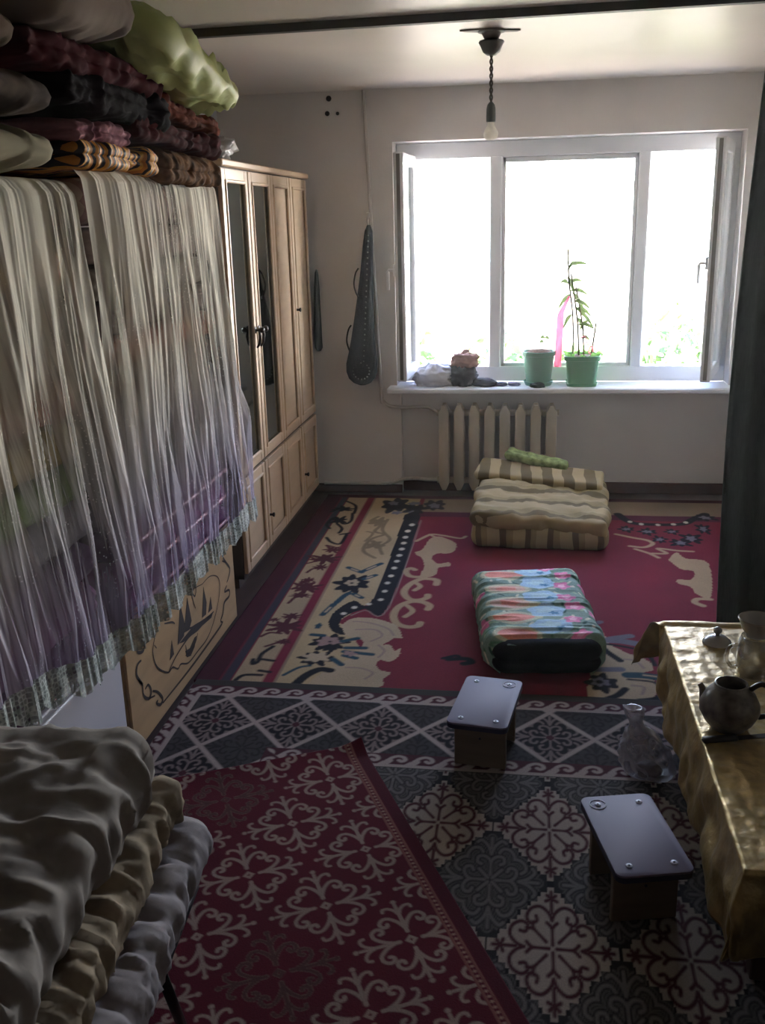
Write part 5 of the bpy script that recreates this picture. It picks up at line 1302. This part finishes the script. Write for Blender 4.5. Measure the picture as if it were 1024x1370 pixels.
lump('bread_roll', 'dark lump inside the clear plastic bag', 'food', (.392, 2.735, .0225), (.08, .07, .045), M('bag_contents', '#4a4248', rough=.8, var=.3), 15, wr=.12)

# ------------------------------------------------------------------ low table, gold cloth, tea things
TX0, TX1, TY0, TY1, TZ = .472, 1.26, 1.835, 3.125, .345
table = thing('low_table', 'low dining table hidden under a gold tablecloth', 'table', ((TX0 + TX1) / 2, (TY0 + TY1) / 2, .0195))
m_tw = M('table_wood', '#4a2f22', rough=.5, var=.15)
obj('table_top', box((TX0 + .012, TY0 + .012, TZ - .035), (TX1 - .012, TY1 - .012, TZ - .006), .004), m_tw, table)
for x_ in (TX0 + .07, TX1 - .07):
    for y_ in (TY0 + .08, TY1 - .08):
        obj('leg', box((x_ - .022, y_ - .022, .0195), (x_ + .022, y_ + .022, TZ - .036), .003), m_tw, table)
OV = .200; st = .008
ax_ = np.arange(TX0 - OV, TX1 + OV + st / 2, st); ay_ = np.arange(TY0 - OV, TY1 + OV + st / 2, st)
A_, B_ = np.meshgrid(ax_, ay_, indexing='ij')
ex = np.maximum(TX0 - A_, 0) + np.maximum(A_ - TX1, 0); ey = np.maximum(TY0 - B_, 0) + np.maximum(B_ - TY1, 0)
sx = np.where(A_ < TX0, -1, np.where(A_ > TX1, 1, 0)); sy = np.where(B_ < TY0, -1, np.where(B_ > TY1, 1, 0))
Q = np.stack([A_.ravel(), B_.ravel(), A_.ravel() * 0], 1)
nz = noise(Q, 14, 3, 2).reshape(A_.shape); fy = noise(Q, (9, 9, 1), 8, 2).reshape(A_.shape)
rg = (1 - 3 * np.abs(noise(Q, (16, 10, 1), 12, 2).reshape(A_.shape))).clip(-.3, 1); r3 = (1 - 3 * np.abs(noise(Q, (30, 18, 1), 22, 2).reshape(A_.shape))).clip(-.3, 1)
px_ = np.clip(A_, TX0, TX1); py_ = np.clip(B_, TY0, TY1)
both = np.minimum(ex, ey); dr = np.maximum(ex, ey) + .04 * both
px_ = px_ + sx * (.10 * ex + .32 * both * (sy > 0) + np.minimum(ex, .1) * .28 * (fy + .25)); py_ = py_ + sy * (.10 * ey + .15 * both * (sy > 0) + np.minimum(ey, .1) * .28 * (fy + .25))
flare = (sy > 0) * np.clip(1 - ex / .12, 0, 1) * 0.0
pz = TZ - dr * .97 + (dr == 0) * (.0025 * (rg + r3 * .6) + .001) + .004 * np.clip(1 - np.abs(dr) / .02, 0, 1)
far = (sy > 0); pz = np.where(far, TZ + .012 * np.sin(np.clip(ey / .06, 0, 1) * math.pi) - np.maximum(ey - .05, 0) * .95 - .25 * both, pz); py_ = np.where(far, py_ + np.minimum(ey, .055) * .8, py_)
V = np.stack([px_, py_, np.maximum(pz, .024)], -1)
m_gold = M('gold_brocade', '#a8905c', rough=.40, metal=.6, spec=.5, var=.2, vscale=30, bump=.5, bscale=26)
tc_ = grid_mesh('tablecloth', V, m_gold, origin=((TX0 + TX1) / 2, (TY0 + TY1) / 2, TZ)); tc_.modifiers.new('t', 'SOLIDIFY').thickness = .0015
tag(tc_, 'shiny gold brocade tablecloth draped over the low table', 'tablecloth')
TT = TZ + .006
m_china = M('dark_floral_china', '#5f554a', rough=.3, spec=.5, var=.6, vscale=34)
m_chinaw = M('pale_china', '#9c968e', rough=.25, spec=.6, var=.08)
tp = thing('teapot', 'dark flowered china teapot with open top on the gold cloth', 'teapot', (.552, 2.455, TT))
c0 = (.552, 2.455, TT)
bm = bmesh.new(); lathe(bm, [(0, 0), (.046, 0), (.050, .006), (.064, .022), (.078, .050), (.077, .072), (.064, .100), (.048, .118), (.042, .124), (.043, .130), (.040, .131), (.037, .124), (.045, .112), (.066, .075), (.060, .030), (.03, .012), (0, .010)], c0, 40); obj('body', bm, m_china, tp, smooth=60)
bm = bmesh.new(); tube(bm, smooth_line([(.552 - .055, 2.455 + .045, TT + .055), (.552 - .060, 2.455 + .050, TT + .070), (.552 - .064, 2.455 + .054, TT + .086), (.552 - .070, 2.455 + .059, TT + .096)], 5), [.018, .017, .016, .014, .013, .012, .011, .010, .010, .009, .009, .009, .008, .008, .008, .008], n=10); obj('spout', bm, m_china, tp, smooth=180)
bm = bmesh.new(); tube(bm, smooth_line([(.552 + .048, 2.455 - .01, TT + .118), (.552 + .075, 2.455 - .018, TT + .138), (.552 + .108, 2.455 - .026, TT + .112), (.552 + .108, 2.455 - .026, TT + .062), (.552 + .072, 2.455 - .016, TT + .040)], 5), .0075, n=8); obj('handle', bm, M('teapot_handle', '#2b221e', rough=.35), tp, smooth=180)
tl = thing('domed_cover', 'pale domed china cover with round knob on the gold cloth', 'dish cover', (.618, 3.0, TT))
bm = bmesh.new(); lathe(bm, [(0, 0), (.040, 0), (.046, .004), (.044, .010), (.030, .022), (.012, .028), (0, .029)], (.618, 3.0, TT), 28); obj('dome', bm, m_chinaw, tl, smooth=60)
bm = bmesh.new(); lathe(bm, [(.007, .027), (.006, .033), (.013, .041), (.014, .049), (.008, .056), (0, .058)], (.618, 3.0, TT), 18); obj('knob', bm, m_chinaw, tl, smooth=180)
m_clear = bpy.data.materials.new('jug_glass'); m_clear.use_nodes = True; nt = m_clear.node_tree; nt.nodes.clear(); N = nt.nodes.new; L = nt.links.new
out = N('ShaderNodeOutputMaterial'); mx = N('ShaderNodeMixShader'); tr = N('ShaderNodeBsdfTransparent'); tr.inputs[0].default_value = (.80, .78, .74, 1); gl = N('ShaderNodeBsdfGlossy'); gl.inputs['Roughness'].default_value = .06; lw = N('ShaderNodeLayerWeight'); lw.inputs[0].default_value = .35
L(lw.outputs['Facing'], mx.inputs[0]); L(tr.outputs[0], mx.inputs[1]); L(gl.outputs[0], mx.inputs[2]); L(mx.outputs[0], out.inputs[0])
jg = thing('glass_jug', 'glass jug with loop handle behind the teapot', 'jug', (.684, 2.775, TT)); c1 = (.684, 2.775, TT)
bm = bmesh.new(); lathe(bm, [(0, 0), (.046, 0), (.050, .004), (.055, .05), (.050, .11), (.044, .128), (.042, .128), (.047, .108), (.052, .05), (.047, .008), (0, .008)], c1, 32); obj('body', bm, m_clear, jg, smooth=60)
bm = bmesh.new(); tube(bm, smooth_line([(.684 - .046, 2.765, TT + .105), (.684 - .078, 2.755, TT + .10), (.684 - .086, 2.752, TT + .066), (.684 - .070, 2.757, TT + .036), (.684 - .052, 2.763, TT + .034)], 5), .0055, n=8); obj('handle', bm, m_clear, jg, smooth=180)
bw = thing('tea_bowl', 'pale tea bowl set on the mouth of the glass jug', 'bowl', (.684, 2.775, TT + .129))
bm = bmesh.new(); lathe(bm, [(0, 0), (.030, 0), (.030, .005), (.044, .022), (.054, .050), (.056, .056), (.053, .056), (.040, .024), (.025, .008), (0, .007)], (.684, 2.775, TT + .129), 32); obj('body', bm, m_chinaw, bw, smooth=60)
bm = bmesh.new(); lathe(bm, [(.0552, .0545), (.0572, .0552), (.0552, .0575), (.0530, .0562)], (.684, 2.775, TT + .129), 32, cap=False); obj('rim', bm, M('bowl_rim', '#7d7064', rough=.3), bw, smooth=60)
ut = thing('table_utensil', 'long dark utensil lying on the gold cloth near the teapot', 'utensil', (.56, 2.385, TT), math.radians(15))
bm = bmesh.new(); bx(bm, (-.045, 0, .0075), (.095, .022, .014), .005, seg=2); obj('handle', bm, M('black_handle', '#17130f', rough=.5), ut, local=True, smooth=50)
bm = bmesh.new(); prism(bm, [(.002, -.009), (.12, -.011), (.145, .002), (.12, .010), (.002, .009)], 'z', .004, .0065); obj('blade', bm, M('dull_steel', '#4f4a44', rough=.4, metal=.8), ut, local=True)

# ------------------------------------------------------------------ dark seat at the end of the table
ds = slab('floor_cushion', (.665, 1.41, .165), (.42, .56, .285), fabric('dark_seat', '#1d191a', var=.25), r=.09, n=(14, 18, 8), wr=.012, seed=91, rot=math.radians(-18), grooves=(.5,))
tag(ds, 'dark padded floor cushion at the near end of the low table', 'cushion')

lump('plastic_bag', 'grey plastic bag lying on top of the wardrobe', 'bag', (-1.46, 4.42, WH + .002), (.28, .34, .14), M('grey_polythene', '#8f8a86', rough=.3, spec=.5, var=.08), 21, wr=.3, wf=18)

# ------------------------------------------------------------------ folding bed with three folded quilts
BR = math.radians(4.5)
bed = thing('folding_bed', 'black metal folding bed under a pile of quilts', 'bed', (-.86, 1.05, 0), BR)
m_blk = M('black_steel', '#17151a', rough=.4, metal=.4)
for s_ in (-1, 1):
    bm = bmesh.new(); tube(bm, smooth_line([(s_ * .245, .53, .395), (s_ * .245, .2, .395), (s_ * .245, -.5, .395)], 3), .013, n=8); obj('side_rail', bm, m_blk, bed, local=True, smooth=180)
    for y_, dy in ((.30, .19), (-.40, -.12)):
        bm = bmesh.new(); tube(bm, [(s_ * .245, y_, .388), (s_ * .215, y_ + dy, .043)], .011, n=8); lg = obj('leg', bm, m_blk, bed, local=True, smooth=180)
        bm = bmesh.new(); lathe(bm, [(.015, -.010), (.016, 0), (.014, .02)], (s_ * .215, y_ + dy, .043), 10); obj('rubber_foot', bm, M('black_rubber', '#100f10', rough=.8), lg, local=True, smooth=50)
for y_ in (.53, -.5):
    bm = bmesh.new(); tube(bm, [(-.245, y_, .395), (.245, y_, .395)], .013, n=8); obj('end_rail', bm, m_blk, bed, local=True, smooth=180)
obj('canvas_deck', box((-.24, -.5, .396), (.24, .53, .402)), M('canvas', '#3a3632', rough=.9), bed, local=True)
Rb = Matrix.Rotation(BR, 4, 'Z')
def bed_quilt(name, label, cx, cy, w, l, z0, z1, mat, seed, wr, wf, r, ridge, tilt=0.0, st_=(1, 1, 1)):
    half = l / 2
    def bend(p):
        p = p.copy(); p[:, 2] += tilt * p[:, 1]; return p
    o = slab(name, (0, 0, (z1 - z0) / 2), (w, l, z1 - z0), mat, r=r, n=(50, 110, 9), wr=wr, wf=wf, seed=seed, ridge=ridge, stretch=st_, bend=bend, local=True, crease=.007)
    o.rotation_euler = (0, 0, BR); p = Rb @ Vector((cx, cy, 0)); o.location = (-.86 + p.x, 1.05 + p.y, z0 - .0)
    return tag(o, label, 'quilt')
mq3 = fabric('bed_white', '#8d878a', var=.14, vs_=10); mq2 = fabric('bed_beige', '#877a68', var=.3, vs_=16); mq1 = fabric('bed_grey', '#817b76', var=.16, vs_=9)
bed_quilt('folded_quilt', 'lilac white folded quilt at the bottom of the bed pile', .015, .05, .51, 1.16, .418, .505, mq3, 101, .010, 12, .046, .018, st_=(.45, 1.5, 1))
bed_quilt('folded_quilt', 'beige flowered folded quilt in the middle of the bed pile', -.015, .045, .47, 1.13, .520, .598, mq2, 102, .010, 12, .039, .022, st_=(.45, 1.7, 1))
bed_quilt('folded_quilt', 'thick crumpled grey quilt on top of the bed pile', -.035, .03, .47, 1.05, .614, .762, mq1, 103, .016, 8, .072, .026, st_=(.9, 1.3, 1))
# ------------------------------------------------------------------ the yard outside
tag(obj('ground', box((-40, 6.6, -1.5), (40, 60, -1.4)), M('yard_ground', '#a89a90', rough=0.9, var=0.2, vscale=0.4)), kind='structure')
def foliage(bm, c, r, n, seed, s=.09):
    q_ = random.Random(seed)
    for k in range(n):
        while True:
            p = Vector((q_.uniform(-1, 1), q_.uniform(-1, 1), q_.uniform(-1, 1)))
            if p.length < 1: break
        p = Vector(c) + Vector((p.x * r[0], p.y * r[1], p.z * r[2])); a_ = Vector((q_.uniform(-1, 1), q_.uniform(-1, 1), q_.uniform(-1, 1))).normalized(); b_ = a_.orthogonal().normalized(); ss = s * q_.uniform(.6, 1.3)
        bm.faces.new([bm.verts.new(p + d_) for d_ in (a_ * ss, b_ * ss * .5, -a_ * ss, -b_ * ss * .5)])
m_bush = M('bush_leaf', '#4d6638', rough=.6, var=.3, vscale=2)
m_bark = M('tree_bark', '#6a4a3a', rough=.9, var=.2)
for k, (x_, y_, top, rx) in enumerate(((-1.35, 10.5, .75, .42), (-.40, 11.0, .50, .42), (.55, 10.4, .35, .42), (1.50, 10.6, .75, .42), (2.45, 11.2, .9, .42))):
    sh = thing('shrub', '%s green shrub in the yard behind the %s' % (('leafy', 'low', 'small', 'tall', 'broad')[k], ('left casement', 'left mullion', 'planter', 'right casement', 'curtain edge')[k]), 'shrub', (x_, y_, -1.4))
    bm = bmesh.new(); foliage(bm, (x_, y_, (top - 1.2) / 2), (rx, .8, (top + 1.3) / 2), 900, 40 + k); obj('foliage', bm, m_bush, sh)
    bm = bmesh.new(); tube(bm, [(x_, y_, -1.4), (x_ + .05, y_, -.8), (x_, y_, -.1)], [.05, .04, .02], n=6); obj('stem', bm, m_bark, sh, smooth=180)
tr_ = thing('tree', 'slender tree in the yard seen through the left casement', 'tree', (-.72, 12.0, -1.4))
bm = bmesh.new(); tube(bm, smooth_line([(-.72, 12, -1.4), (-.70, 12, .4), (-.80, 12, 1.4), (-.72, 12, 2.5), (-.85, 12, 3.6)], 5), [.08] * 6 + [.06] * 6 + [.045] * 9, n=8); obj('trunk', bm, m_bark, tr_, smooth=180)
for pts in ([(-.78, 12, 1.3), (-.5, 11.9, 1.7), (-.35, 11.9, 2.2)], [(-.75, 12, 2.3), (-1.1, 12, 2.7), (-1.3, 12, 2.7)], [(-.74, 12, .8), (-1.0, 12, 1.2), (-1.2, 12, 1.3)]):
    bm = bmesh.new(); tube(bm, smooth_line(pts, 4), .022, n=6); obj('branch', bm, m_bark, tr_, smooth=180)
bm = bmesh.new(); foliage(bm, (-.9, 12, 4.1), (1.3, 1.0, .8), 1500, 77, .12); obj('crown', bm, m_bush, tr_)
# ------------------------------------------------------------------ thin haze volume added to imitate the glare veil around the window
hz = obj('glare_haze', box((XL + .002, YR + .002, .002), (XR - .002, YB - .002, H - .002)), None)
hm = bpy.data.materials.new('glare_scatter'); hm.use_nodes = True; nt = hm.node_tree; nt.nodes.clear()
o_ = nt.nodes.new('ShaderNodeOutputMaterial'); vsn = nt.nodes.new('ShaderNodeVolumeScatter'); vsn.inputs['Density'].default_value = 0.0021; vsn.inputs['Anisotropy'].default_value = 0.78
nt.links.new(vsn.outputs[0], o_.inputs['Volume']); hz.data.materials.append(hm)
tag(hz, 'thin haze volume added for the glare veil around the window', 'haze', kind='stuff')
